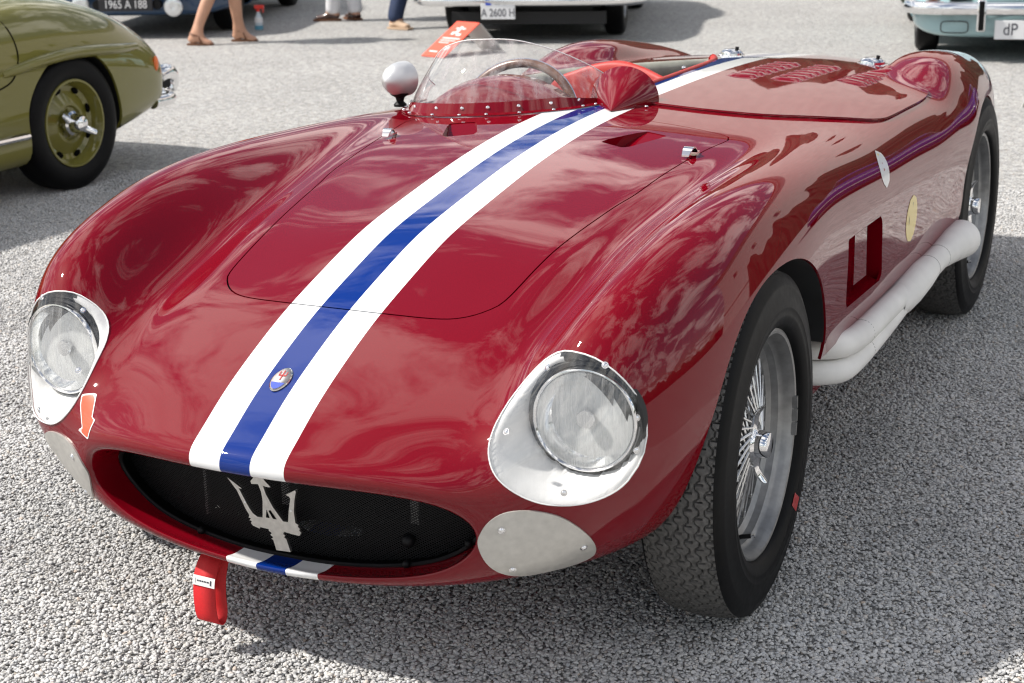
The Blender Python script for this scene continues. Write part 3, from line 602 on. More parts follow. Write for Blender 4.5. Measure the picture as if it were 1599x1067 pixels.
# ------------------------------------------------------------------ lamps, plates, emblem, straps and stickers on the nose
half_x = lambda s_: (lambda V: V[:, 0]*s_-.02)
lampP = np.array(lamp_out); rimpts = np.array([front(x, z)[0] for x, z in lampP[::4]])
coef, *_ = np.linalg.lstsq(np.stack([np.ones(len(rimpts)), rimpts[:, 0], rimpts[:, 2]], 1), rimpts[:, 1], rcond=None)
plane_of = lambda x, z: coef[0]+coef[1]*np.abs(x)+coef[2]*z
LC = np.array([.548, .522])       # lens centre (x, z)
for s_ in (1, -1):
    pt = SKIN.clip(f_lamp).clip(half_x(s_))
    cov = pt.offset(.0008).mesh('headlight_cover', 'headlight_cover', CAR)
    cov['label'] = 'clear teardrop cover over the headlight' if s_ > 0 else 'clear teardrop cover seen edge on'
    sd = np.maximum(f_lamp(pt.V), 0); V = pt.V.copy(); dl = np.hypot(np.abs(V[:, 0])-LC[0], V[:, 2]-LC[1])
    sm = np.clip((.150-dl)/.055, 0, 1); sm = sm*sm*(3-2*sm); tgt = np.minimum(V[:, 1]+.008, plane_of(V[:, 0], V[:, 2])+.05)*(1-sm)+sm*(plane_of(V[:, 0], V[:, 2])+.030)
    yl = -.487; tq = np.where(dl > .097, sd/(sd+np.maximum(dl-.097, 0)+1e-6), 1.0)**1.9; V[:, 1] = np.maximum(V[:, 1]+.0015, (V[:, 1]+.0015)*(1-tq)+(yl+.016)*tq); V[:, 0] -= s_*.0006
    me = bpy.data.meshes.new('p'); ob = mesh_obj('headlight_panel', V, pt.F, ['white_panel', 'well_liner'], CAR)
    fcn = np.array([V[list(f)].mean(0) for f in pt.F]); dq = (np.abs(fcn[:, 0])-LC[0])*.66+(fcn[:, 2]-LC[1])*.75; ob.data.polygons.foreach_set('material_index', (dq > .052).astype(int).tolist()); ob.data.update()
    bd = pt.boundary(); nxt = {a: b for a, b in bd}; a0 = bd[0][0]; loop = [a0]
    while nxt.get(loop[-1], a0) != a0 and len(loop) < 4000: loop.append(nxt[loop[-1]])
    Lp = pt.V[loop[::2]]+pt.N[loop[::2]]*.0010; mb = MB(); mb.tube(np.concatenate([Lp, Lp[:2]]), .0014, 6, caps=False); mb.build('cover_edge', 'white_panel', cov)
    ang = R(5)*s_
    def loc(mbx): return mbx
    hl = empty('tmp'); bpy.data.objects.remove(hl)
    mb = MB(); mb.lathe([(.03,.0915),(-.004,.091),(-.0065,.0895),(-.007,.0875),(-.005,.0855),(-.003,.084)], axis='y', seg=64); h = mb.build('headlight', 'chrome', CAR); h.location = (s_*LC[0], yl, LC[1]); h.rotation_euler = (0, 0, ang)
    mb = MB(); mb.lathe([(.036,.104),(.010,.104),(.004,.100),(.004,.094),(.03,.093)], axis='y', seg=64); mb.build('rubber_seal', 'well_liner', h)
    mb = MB(); mb.lathe([(.055,.004),(.05,.025),(.04,.045),(.022,.066),(.0,.083),(-.004,.084)], axis='y', seg=64); mb.build('reflector', 'reflector_silver', h)
    mb = MB(); mb.lathe([(.05,.008),(.012,.012),(.004,.016),(.0,.015),(-.002,.0)], axis='y', seg=28); mb.build('bulb_shield', 'chrome', h)
    # fluted glass
    V = []; F = []; n = 72; rr = np.linspace(0, .0845, 34)
    for r in rr:
        for k in range(n):
            a = 2*math.pi*k/n; x, z = r*math.cos(a), r*math.sin(a); y = -.005-.013*(1-(r/.0845)**2)
            if abs(z) < .062: y += .0011*abs(math.sin(x*math.pi/.0052))
            else: y += .0008*math.sin(z*900)
            V.append((x, y, z))
    F = [(i*n+k, i*n+(k+1) % n, (i+1)*n+(k+1) % n, (i+1)*n+k) for i in range(len(rr)-1) for k in range(n)]
    mesh_obj('lens', V, F, 'lens_glass', h)
    for x, z in ((.484,.607),(.443,.514),(.546,.423),(.637,.535),(.639,.481),(.585,.622)):
        p, n_ = front(x, z); p = p*np.array([s_,1,1]); n_ = n_*np.array([s_,1,1]); mb = MB(); mb.sphere((0,0,.0005), .0048, 12, 8, (1,1,.6)); mb.tube([(0,0,-.001),(0,0,.0012)], .0058, 12)
        o = mb.build('screw', 'chrome', cov); o.rotation_mode = 'QUATERNION'; o.rotation_quaternion = Vector(n_).to_track_quat('Z', 'Y'); o.location = p
    # blanking plate below the lamp
plate_out = crv([(.406,.323),(.418,.356),(.440,.379),(.467,.389),(.504,.389),(.541,.376),(.566,.344),(.571,.308),(.555,.275),(.520,.256),(.480,.249),(.443,.254),(.417,.280)], 5, True)
f_plate = field(plate_out, [0, 2], lambda V: V[:, 1] < -.38, mirror=True)
for s_ in (1, -1):
    pl_ = SKIN.clip(f_plate).clip(half_x(s_)).offset(.0032).mesh('blanking_plate', 'plate_alloy', CAR, flange=.0036)
    for x, z in ((.446,.354),(.557,.310),(.449,.272)):
        p, n_ = front(x, z); p = (p+n_*.0032)*np.array([s_,1,1]); n_ = n_*np.array([s_,1,1]); mb = MB(); mb.sphere((0,0,.0005), .005, 12, 8, (1,1,.7)); mb.tube([(0,0,-.001),(0,0,.001)], .0065, 12)
        o = mb.build('screw', 'chrome', pl_); o.rotation_mode = 'QUATERNION'; o.rotation_quaternion = Vector(n_).to_track_quat('Z', 'Y'); o.location = p
# trident emblem in the intake
TRI_ = [(-.0993,.3627),(-.0699,.3461),(-.0765,.3457),(-.0563,.3106),(-.0493,.3019),(-.0399,.2966),(-.029,.2974),(-.028,.3112),(-.0267,.329),(-.0287,.3462),(-.0341,.36),(-.0483,.3584),(-.0501,.3633),(-.0442,.3701),(-.0319,.385),(-.0205,.3692),(-.0078,.3582),(-.0139,.3573),(-.0239,.3582),(-.0192,.3438),(-.0058,.3207),(.014,.2966),(.0247,.297),(.0272,.3182),(.032,.3422),(.0301,.3461),(.0229,.3485),(.0431,.3597),(.0447,.3576),(.0403,.3396),(.0378,.318),(.0397,.2979),(.0459,.295),(.0446,.2919),(.0486,.2877),(.0469,.2845),(.0509,.2812),(.0466,.2743),(.0318,.2751),(.0148,.2768),(.0123,.2718),(.0165,.2706),(.014,.2652),(.0182,.264),(.0262,.2398),(-.004,.2385),(-.0092,.2574),(-.0134,.2586),(-.0088,.2624),(-.015,.2663),(-.0115,.2698),(-.0177,.2737),(-.0175,.2767),(-.0359,.2775),(-.0372,.2744),(-.0511,.278),(-.0552,.2823),(-.0527,.2856),(-.0569,.2879),(-.0545,.2912),(-.0594,.2924),(-.0573,.2971),(-.0651,.3092),(-.0802,.3402)]
from mathutils.geometry import tessellate_polygon
nT = len(TRI_); V = [(x, -.600, z) for x, z in TRI_]+[(x, -.5945, z) for x, z in TRI_]; tt = tessellate_polygon([[Vector((x, z, 0)) for x, z in TRI_]])
F = [tuple(t) for t in tt]+[tuple(i+nT for i in reversed(t)) for t in tt]+[(i, (i+1) % nT, nT+(i+1) % nT, nT+i) for i in range(nT)]
tr = mesh_obj('trident_emblem', V, F, 'brushed_alloy', CAR, smooth=False); md = tr.modifiers.new('bevel', 'BEVEL'); md.width = .0007; md.segments = 2; md.limit_method = 'ANGLE'
for q in ([(-.0195,.3136),(-.0215,.2985),(-.0140,.2985)], [(-.0156,.3123),(-.0116,.3139),(.0005,.2985),(-.0068,.2985)]):
    mb = MB(); mb.prism(q, ((0,-.6006,0),(1,0,0),(0,0,1),(0,1,0)), .0004); mb.build('emblem_slot', 'black_void', tr, smooth=False)
for x, z in ((-.0642,.3211),(.0322,.32)):
    mb = MB(); mb.lathe([(-.6012,.0),(-.6012,.0022),(-.5995,.0024)], axis='y', c=(x,0,z), seg=12); mb.build('emblem_rivet', 'spoke_steel', tr)
# tow strap: doubled webbing loop with a stitched label
path = crv([(-.500,.200),(-.560,.186),(-.588,.160),(-.600,.125),(-.605,.092),(-.603,.074),(-.594,.066),(-.583,.070),(-.575,.085),(-.570,.115),(-.560,.150),(-.540,.180),(-.49,.196)], 6)
V = []; F = []
for i, (y, z) in enumerate(path):
    sway = -.012*math.sin((z-.06)*14)
    V += [(-.184+sway, y, z), (-.139+sway, y+.004, z-.004)]
F = [(2*i, 2*i+1, 2*i+3, 2*i+2) for i in range(len(path)-1)]
st = mesh_obj('tow_strap', V, F, 'strap_red', CAR); md = st.modifiers.new('thick', 'SOLIDIFY'); md.thickness = .0022
fine = crv(path, 5); path = fine; V = []
for (y, z) in path:
    sway = -.012*math.sin((z-.06)*14); V += [(-.184+sway, y, z), (-.139+sway, y+.004, z-.004)]
st.data.clear_geometry(); st.data.from_pydata(V, [], [(2*i, 2*i+1, 2*i+3, 2*i+2) for i in range(len(path)-1)]); st.data.polygons.foreach_set('use_smooth', [True]*len(st.data.polygons)); st.data.update()
N_front = int(len(path)*.5)
def strap_patch(name, material, z0, z1, u0, u1, lift):
    idx = [i for i in range(1, N_front) if z0 <= path[i][1] <= z1 and path[i][0] < -.56]; V = []
    for i in idx:
        a, b = np.array(st.data.vertices[2*i].co), np.array(st.data.vertices[2*i+1].co); t = path[i+1]-path[i-1]; t = t/np.linalg.norm(t); n = np.array([0, t[1], -t[0]]); n = n if n[1] < 0 else -n
        V += [a+(b-a)*u0+n*lift, a+(b-a)*u1+n*lift]
    return mesh_obj(name, V, [(2*i, 2*i+1, 2*i+3, 2*i+2) for i in range(len(idx)-1)], material, st)
strap_patch('strap_label', 'white_label', .136, .154, -.01, 1.01, .0040)
for k, (z0, z1, u0, u1) in enumerate(((.1405,.1500,.12,.135),(.1405,.1500,.80,.86),(.1490,.1500,.12,.86),(.1405,.1413,.12,.86),(.1430,.1475,.2,.28),(.1430,.1475,.31,.40),(.1430,.1475,.43,.50),(.1430,.1475,.53,.62),(.1430,.1475,.65,.75))):
    try: strap_patch('label_print', 'ink', z0, z1, u0, u1, .0046)
    except Exception: pass
# orange tow arrow sticker
arrow = [(-.4185,.478),(-.3845,.4835),(-.3725,.448),(-.3610,.4485),(-.3760,.4085),(-.4130,.4185),(-.3970,.4255),(-.4150,.459)]
f_arr = field(arrow, [0, 2], lambda V: V[:, 1] < -.5)
ar = SKIN.clip(f_arr).offset(.0008).mesh('tow_arrow_sticker', 'sticker_white', CAR); SKIN.clip(off(f_arr, -.0026)).offset(.0013).mesh('arrow_fill', 'sticker_orange', ar)
# enamel badge on the stripe
p, n_ = top(-.004, -.552); t1 = np.cross([1,0,0], n_); t1 = -t1/np.linalg.norm(t1); t1 = t1 if t1[1] > 0 else -t1
def oval(name, material, rx, ry, h, parent, cut=None, dome=.0015):
    V = [p+n_*(h+dome)]; F = []; n = 40
    for k in range(n):
        a = 2*math.pi*k/n; x, y = rx*math.cos(a), ry*math.sin(a)*(1-.12*math.cos(a)**2)
        if cut is not None: y = min(y, cut) if cut > -1 else y
        V.append(p+n_*h+np.array([x, 0, 0])+t1*y)
    F = [(0, 1+k, 1+(k+1) % n) for k in range(n)]+[tuple(range(n, 0, -1))]
    return mesh_obj(name, V, F, material, parent)
bd_ = oval('badge', 'chrome', .019, .030, .002, CAR); oval('badge_field', 'badge_enamel', .0172, .028, .0028, bd_)
seg_ = [(.0152*math.cos(a), .0262*math.sin(a)*(1-.12*math.cos(a)**2)) for a in np.linspace(R(205), R(335), 20)]; mb = MB(); mb.prism(seg_, (p+n_*.0040, (1,0,0), t1, n_), .0006); mb.build('badge_base', 'badge_blue', bd_, smooth=False)
fr = (p+n_*.0046+t1*.008, (1,0,0), t1, n_)
mb = MB()
for q in ([(-.0012,-.012),(.0012,-.012),(.0012,.012),(-.0012,.012)], [(-.008,-.002),(.008,-.002),(.008,.001),(-.008,.001)], [(-.008,0),(-.0062,0),(-.0062,.009),(-.008,.009)], [(.0062,0),(.008,0),(.008,.009),(.0062,.009)]): mb.prism(q, fr, .0004)
mb.build('badge_trident', 'sticker_red', bd_, smooth=False)
# round event stickers on the left side
def round_sticker(cy, cz, ry, rz, material, marks, name):
    e = [(cy+ry*math.cos(t), cz+rz*math.sin(t)) for t in np.linspace(0, 2*math.pi, 48, endpoint=False)]
    f = field(e, [1, 2], lambda V: V[:, 0] > .4); s_ = SKIN.clip(f).offset(.0008).mesh(name, material, CAR)
    for m_, poly in marks:
        q = [(cy+a*ry, cz+b*rz) for a, b in poly]; sh = SKIN.clip(field(q, [1, 2], lambda V: V[:, 0] > .4))
        if sh.F: sh.offset(.0013).mesh('sticker_print', m_, s_)
def arcp(r0, r1, a0, a1, n=10):
    return [(r1*math.cos(R(a0+(a1-a0)*i/n)), r1*math.sin(R(a0+(a1-a0)*i/n))) for i in range(n+1)]+[(r0*math.cos(R(a1+(a0-a1)*i/n)), r0*math.sin(R(a1+(a0-a1)*i/n))) for i in range(n+1)]
round_sticker(.972, .697, .042, .044, 'sticker_white', [('sticker_blue', arcp(.0,.86,200,340)), ('sticker_red', [(-.35,-.1),(.35,-.1),(.35,.12),(-.35,.12)]), ('sticker_red', [(-.5,.25),(.5,.25),(.5,.36),(-.5,.36)]), ('sticker_yellow', arcp(.72,.84,60,120))], 'white_sticker')
round_sticker(1.263, .520, .062, .0605, 'sticker_yellow', [('ink', arcp(.42,.52,110,250)), ('ink', [(-.12,.45),(.3,.45),(.3,.7),(-.12,.7)]), ('ink', arcp(.74,.80,250,290))], 'yellow_sticker')
# ------------------------------------------------------------------ windscreen, cockpit, deck
bx = crv([(-.552,1.03),(-.520,.880),(-.450,.776),(-.360,.739),(-.285,.735),(-.171,.764),(-.070,.840),(-.033,.905),(-.010,.985)], 8)
tx = crv([(-.548,1.07,.832),(-.520,.985,.868),(-.445,.905,.940),(-.365,.862,.974),(-.285,.850,.984),(-.200,.864,.982),(-.122,.915,.955),(-.066,.980,.917),(-.030,1.035,.882)], 8)
base = np.array([top(a, b)[0] for a, b in bx]); nrow = 14; V = []
for i in range(len(base)):
    for k in range(nrow):
        t = k/(nrow-1); q = base[i]*(1-t)+tx[i]*t; o2 = np.array([base[i][0]+.28, base[i][1]-1.1, 0]); o2 = o2/np.linalg.norm(o2); bul = .012*math.sin(math.pi*t)
        V.append(q+np.array([0, -bul, bul*.4]))
F = [(i*nrow+k, (i+1)*nrow+k, (i+1)*nrow+k+1, i*nrow+k+1) for i in range(len(base)-1) for k in range(nrow-1)]
ws = mesh_obj('windscreen', V, F, 'plexiglass', CAR)
mb = MB(); mb.tube(tx+np.array([0,0,.0005]), .0014, 6); mb.build('screen_edge', 'white_panel', ws)
# riveted base rail: upright strip and foot flange
V2 = []; g = []
for i in range(len(base)):
    up_ = np.array(V[i*nrow+2])-base[i]; up_ /= np.linalg.norm(up_); tan = base[min(i+1, len(base)-1)]-base[max(i-1, 0)]; tan /= np.linalg.norm(tan); outw = np.cross(tan, [0,0,1.]); outw = outw/np.linalg.norm(outw)
    outw = outw if outw@(base[i]-np.array([-.28,1.1,.8])) > 0 else -outw; hh = .030*min(1, .25+3*min(i, len(base)-1-i)/len(base))
    g.append((up_, outw)); p0 = base[i]+outw*.003
    fl = top(base[i][0]+outw[0]*.022, base[i][1]+outw[1]*.022)[0]
    V2 += [fl+np.array([0,0,.002]), fl+np.array([0,0,.0035]), p0+np.array([0,0,.005]), p0+up_*hh+np.array([0,0,.002]), p0+up_*hh-outw*.004]
F2 = [(i*5+k, (i+1)*5+k, (i+1)*5+k+1, i*5+k+1) for i in range(len(base)-1) for k in range(4)]
o = mesh_obj('screen_rail', V2, F2, 'car_paint_red', ws); o.data.set_sharp_from_angle(angle=R(35))
mb = MB(); mb.sphere((0,0,0), .0052, 10, 6, (1,1,.6)); o = mb.build('rivet', 'chrome', ws); ME_riv = o.data; bpy.data.objects.remove(o)
cum = np.concatenate([[0], np.cumsum(np.linalg.norm(np.diff(base, axis=0), axis=1))])
for d in np.arange(.05, cum[-1]-.02, .078):
    i = int(np.argmin(abs(cum-d))); up_, outw = g[i]
    for pos, nn in ((base[i]+outw*.0055+up_*.019, outw), (top(base[i][0]+outw[0]*.015, base[i][1]+outw[1]*.015)[0]+np.array([0,0,.005]), np.array([0,0,1.]))):
        r_ = link(bpy.data.objects.new('rivet', ME_riv), ws); r_.location = pos; r_.rotation_mode = 'QUATERNION'; r_.rotation_quaternion = Vector(nn).to_track_quat('Z', 'Y')
# bullet mirror on a black foot
mp = np.array([-.562,.90,.868]); mb = MB(); mb.lathe([(-.060,.0),(-.058,.010),(-.048,.0245),(-.03,.037),(-.008,.0445),(.012,.0465),(.028,.046),(.030,.0445),(.030,.0)], axis='y', seg=40); m_ = mb.build('mirror', 'silver_paint', CAR); m_.location = mp; m_.scale = (.94,.94,.98); m_.rotation_euler = (0, 0, R(-12))
mb = MB(); mb.lathe([(-.072,.018),(-.066,.018),(-.058,.010),(-.048,.013),(-.040,.026),(-.032,.030),(-.028,.026)], axis='z', seg=28); mb.build('mirror_foot', 'black_metal', m_)
for a in (200, 240, 280): mb = MB(); mb.sphere((.028*math.cos(R(a)), .028*math.sin(R(a)), -.0335), .0025, 8, 6); mb.build('mirror_screw', 'chrome', m_)
# red cone fairing of the centre mirror
tip = np.array([.060,.835,.8235]); cb = np.array([.030,1.005,.830]); V = []; F = []; n = 128; st_ = np.linspace(0.02, 1, 26); rad = .092
for t in st_:
    c0 = tip+(cb-tip)*t; r = rad*math.sin(t*.85)/math.sin(.85)
    for k in range(n+1): a = math.pi*(k/n*1.16-.08); V.append(c0+np.array([r*math.cos(a), 0, max(r*math.sin(a)*.88, -.012)]))
F = [(i*(n+1)+k, i*(n+1)+k+1, (i+1)*(n+1)+k+1, (i+1)*(n+1)+k) for i in range(len(st_)-1) for k in range(n)]
lastr = list(range((len(st_)-1)*(n+1), len(st_)*(n+1))); F.append(tuple(lastr)); F.append(tuple(range(n, -1, -1)))
o = mesh_obj('mirror_fairing', V, F, 'car_paint_red', CAR); o.data.set_sharp_from_angle(angle=R(40))
V = [np.array(V[i])+np.array([0,.002,0]) for i in lastr]; mb = MB(); mb.add([(cb+(v-cb)*.93).tolist() for v in V], [tuple(range(len(V)))]); mb.build('mirror_glass', 'chrome', o)
for x, y in ((-.012,.915),(.118,.925)):
    p, n_ = top(x, y); r_ = link(bpy.data.objects.new('rivet', ME_riv), o); r_.location = p+n_*.004
# cockpit tub
cl = np.array(cock_out)[::2]; V = []; zt = [top(a, b)[0][2] for a, b in cl]; n = len(cl); ctr = cl.mean(0)
for lvl, sc_ in ((-.010, 1.0), (-.06, .99), (-.30, .96), (-.58, .9)): V += [(ctr[0]+(a-ctr[0])*sc_, ctr[1]+(b-ctr[1])*sc_, z+lvl) for (a, b), z in zip(cl, zt)]
F = [(k*n+i, k*n+(i+1) % n, (k+1)*n+(i+1) % n, (k+1)*n+i) for k in range(3) for i in range(n)]+[tuple(range(3*n, 4*n))]
mesh_obj('cockpit_tub', V, F, 'black_metal', CAR)
# padded olive leather roll round the rear of the opening
edge = crv([(-.525,1.25),(-.527,1.42),(-.505,1.60),(-.43,1.69),(-.30,1.758),(-.16,1.862),(-.080,1.945),(-.050,1.945)], 8)
V = []; prof = [(.004,.004),(-.006,.006),(-.016,.000),(-.022,-.014),(-.021,-.035),(-.018,-.06),(-.012,-.085),(-.004,-.09)]
for i, (a, b) in enumerate(edge):
    z = top(a, b)[0][2]; t = edge[min(i+1, len(edge)-1)]-edge[max(i-1, 0)]; t /= np.linalg.norm(t); nn = np.array([-t[1], t[0]]); nn = nn if nn@(np.array([-.27,1.35])-np.array([a, b])) > 0 else -nn
    for d, h in prof: V.append((a-nn[0]*d, b-nn[1]*d, z+h))
m = len(prof); bol = mesh_obj('padded_roll', V, [(i*m+k, (i+1)*m+k, (i+1)*m+k+1, i*m+k+1) for i in range(len(edge)-1) for k in range(m-1)], 'olive_leather', CAR)
for i in range(14, len(edge)-3, 7):
    a, b = edge[i]; z = top(a, b)[0][2]; t = edge[i+1]-edge[i-1]; t /= np.linalg.norm(t); nn = np.array([-t[1], t[0]]); nn = nn if nn@(np.array([-.27,1.35])-np.array([a, b])) > 0 else -nn
    r_ = link(bpy.data.objects.new('snap_stud', ME_riv), bol); r_.location = (a+nn[0]*.0215, b+nn[1]*.0215, z-.017); r_.rotation_mode = 'QUATERNION'; r_.rotation_quaternion = Vector((nn[0], nn[1], .2)).to_track_quat('Z', 'Y'); r_.scale = (1.6,1.6,1.6)
# red leather edge roll along the middle of the car
er = crv([(-.012,1.22),(-.008,1.42),(-.012,1.62),(-.022,1.80),(-.045,1.93),(-.058,1.955)], 8); P = [(a, b, top(a, b)[0][2]+.003) for a, b in er]
mb = MB(); mb.tube(P, np.interp(np.arange(len(P)), [0, len(P)-10, len(P)-4, len(P)-1], [.007,.008,.017,.012]), 12); mb.build('edge_roll', 'seat_red', CAR)
# bucket seat
V = []; F = []; rows = [(.24,1.18,.30,.02),(.255,1.30,.29,.02),(.26,1.42,.30,.03),(.255,1.50,.36,.06),(.25,1.55,.48,.07),(.235,1.585,.62,.07),(.220,1.60,.745,.05),(.205,1.605,.800,.03),(.165,1.61,.838,.012),(.09,1.625,.852,.0)]
for w, y, z, cvx in rows:
    for k in range(17): t = k/16*2-1; V.append((-.235+w*t, y-cvx*t*t*1.2, z+(cvx*t*t*.6 if z < .4 else -.03*t*t*(z > .7))))
for w, y, z, cvx in [(.06,1.665,.825,0),(.13,1.68,.79,0),(.20,1.69,.68,0),(.24,1.70,.45,0)]:
    for k in range(17): t = k/16*2-1; V.append((-.235+w*t, y-.03*t*t, z-.03*t*t))
nr = len(rows)+4; F = [(i*17+k, i*17+k+1, (i+1)*17+k+1, (i+1)*17+k) for i in range(nr-1) for k in range(16)]
so = mesh_obj('seat', V, F, 'seat_red', CAR); md = so.modifiers.new('s', 'SUBSURF'); md.levels = md.render_levels = 1
# instrument cowl behind the screen
V = []; F = []
for j, (y, zz, w) in enumerate(((.86,.806,.10),(.89,.842,.155),(.93,.864,.185),(.985,.876,.195),(1.04,.874,.195),(1.045,.862,.18))):
    for k in range(21): t = k/20*2-1; V.append((-.305+w*t, y, .800+(zz-.800)*(1-t*t)**.8))
F = [(i*21+k, i*21+k+1, (i+1)*21+k+1, (i+1)*21+k) for i in range(5) for k in range(20)]
mesh_obj('instrument_cowl', V, F, 'car_paint_red', CAR)
# steering wheel: riveted wood rim on a light alloy frame
sw_ = MB(); n = 64; Rw = .178
mb = MB(); mb.lathe([(.010*math.cos(a), Rw+.0125*math.sin(a)) for a in np.linspace(0, 2*math.pi, 14, endpoint=False)], axis='y', seg=n, close=True); sw = mb.build('steering_wheel', 'wood', CAR, auto=60); sw.location = (-.375,1.215,.706); sw.rotation_euler = (R(-20), 0, 0)
mb = MB(); mb.lathe([(.002,Rw+.010),(.002,Rw+.0140),(-.002,Rw+.0140),(-.002,Rw+.010)], axis='y', seg=n, close=True); mb.build('rim_band', 'chrome', sw)
for k in range(3):
    a = R(90+120*k+60); mb = MB(); mb.box((.5*Rw*math.cos(a), 0, .5*Rw*math.sin(a)), (Rw*.98,.003,.022), Matrix.Rotation(-a, 3, 'Y')); mb.build('wheel_spoke', 'brushed_alloy', sw)
mb = MB(); mb.lathe([(-.012,.0),(-.012,.03),(.02,.03),(.16,.02)], axis='y', seg=24); mb.build('wheel_boss', 'black_metal', sw); sw.visible_shadow = True
# raised metal cover over passenger side and deck, with louvres
cover = crv([(.012,1.04),(.06,.985),(.129,.969),(.26,.951),(.40,.970),(.50,1.035),(.560,1.10),(.605,1.17),(.628,1.25),(.634,1.35),(.636,1.50),(.637,1.64),(.634,1.775),(.615,1.815),(.52,1.93),(.44,2.06),(.385,2.115),(.30,2.12),(.20,2.09),(.10,2.045),(.03,2.01),(-.025,1.975),(-.018,1.85),(.004,1.70),(.010,1.5),(.008,1.25)], 4, True)
f_cov = field(cover, [0, 1], lambda V: V[:, 2] > .6)
dk = SKIN.clip(f_cov).offset(.007).mesh('deck_cover', 'car_paint_striped', CAR, flange=.0085)
bp_ = [top(a, b) for a, b in cover]; mb = MB(); loopc = np.array([p+n_*.0035 for p, n_ in bp_]); mb.tube(np.concatenate([loopc, loopc[:2]]), .0016, 6, caps=False); mb.build('cover_seal', 'car_paint_red', dk)
lo_w, V, F = .044, [], []
for i, (y, h) in enumerate(((-.016,.0),(-.008,.0036),(.002,.0066),(.010,.0078),(.0105,.0005))):
    for k in range(9): t = k/8*2-1; V.append((lo_w*t, y*(1-.25*t**4)+.003*t*t, h*(1-t**6)))
F = [(i*9+k, i*9+k+1, (i+1)*9+k+1, (i+1)*9+k) for i in range(4) for k in range(8)]
ME_lou = None
for gx0, y0, dx, nlo in ((.178,1.515,.010,7), (.300,1.525,.008,7), (.455,1.635,.002,6)):
    for k in range(nlo):
        y = y0+k*.060; x = gx0+dx*k*.3
        if ME_lou is None: lv = mesh_obj('louvre', V, F, 'car_paint_red', dk); ME_lou = lv.data
        else: lv = link(bpy.data.objects.new('louvre', ME_lou), dk)
        p, n_ = top(x, y); q = Vector(n_).to_track_quat('Z', 'Y'); lv.rotation_mode = 'QUATERNION'
        ez = Vector(n_); ex = Vector((1,0,0)); ex = (ex-ez*ex.dot(ez)).normalized(); ey = ez.cross(ex); lv.rotation_quaternion = Matrix((ex, ey, ez)).transposed().to_quaternion(); lv.location = p+n_*.007
# quick-release filler caps
for x, y, r in ((-.09,2.25,.036), (.355,2.30,.040)):
    p, n_ = top(x, y); mb = MB(); mb.lathe([(0,r*1.2),(.004,r*1.2),(.006,r),(.014,r*.96),(.020,r*.75),(.023,r*.35),(.0235,0)], axis='z', seg=36); o = mb.build('filler_cap', 'chrome', CAR); o.location = p-n_*.002; o.rotation_euler = (R(3), R(4), 0)
    mb = MB(); mb.tube([(.015,0,.02),(.016,0,.031)], .006, 10); mb.build('cap_lever', 'black_metal', o)
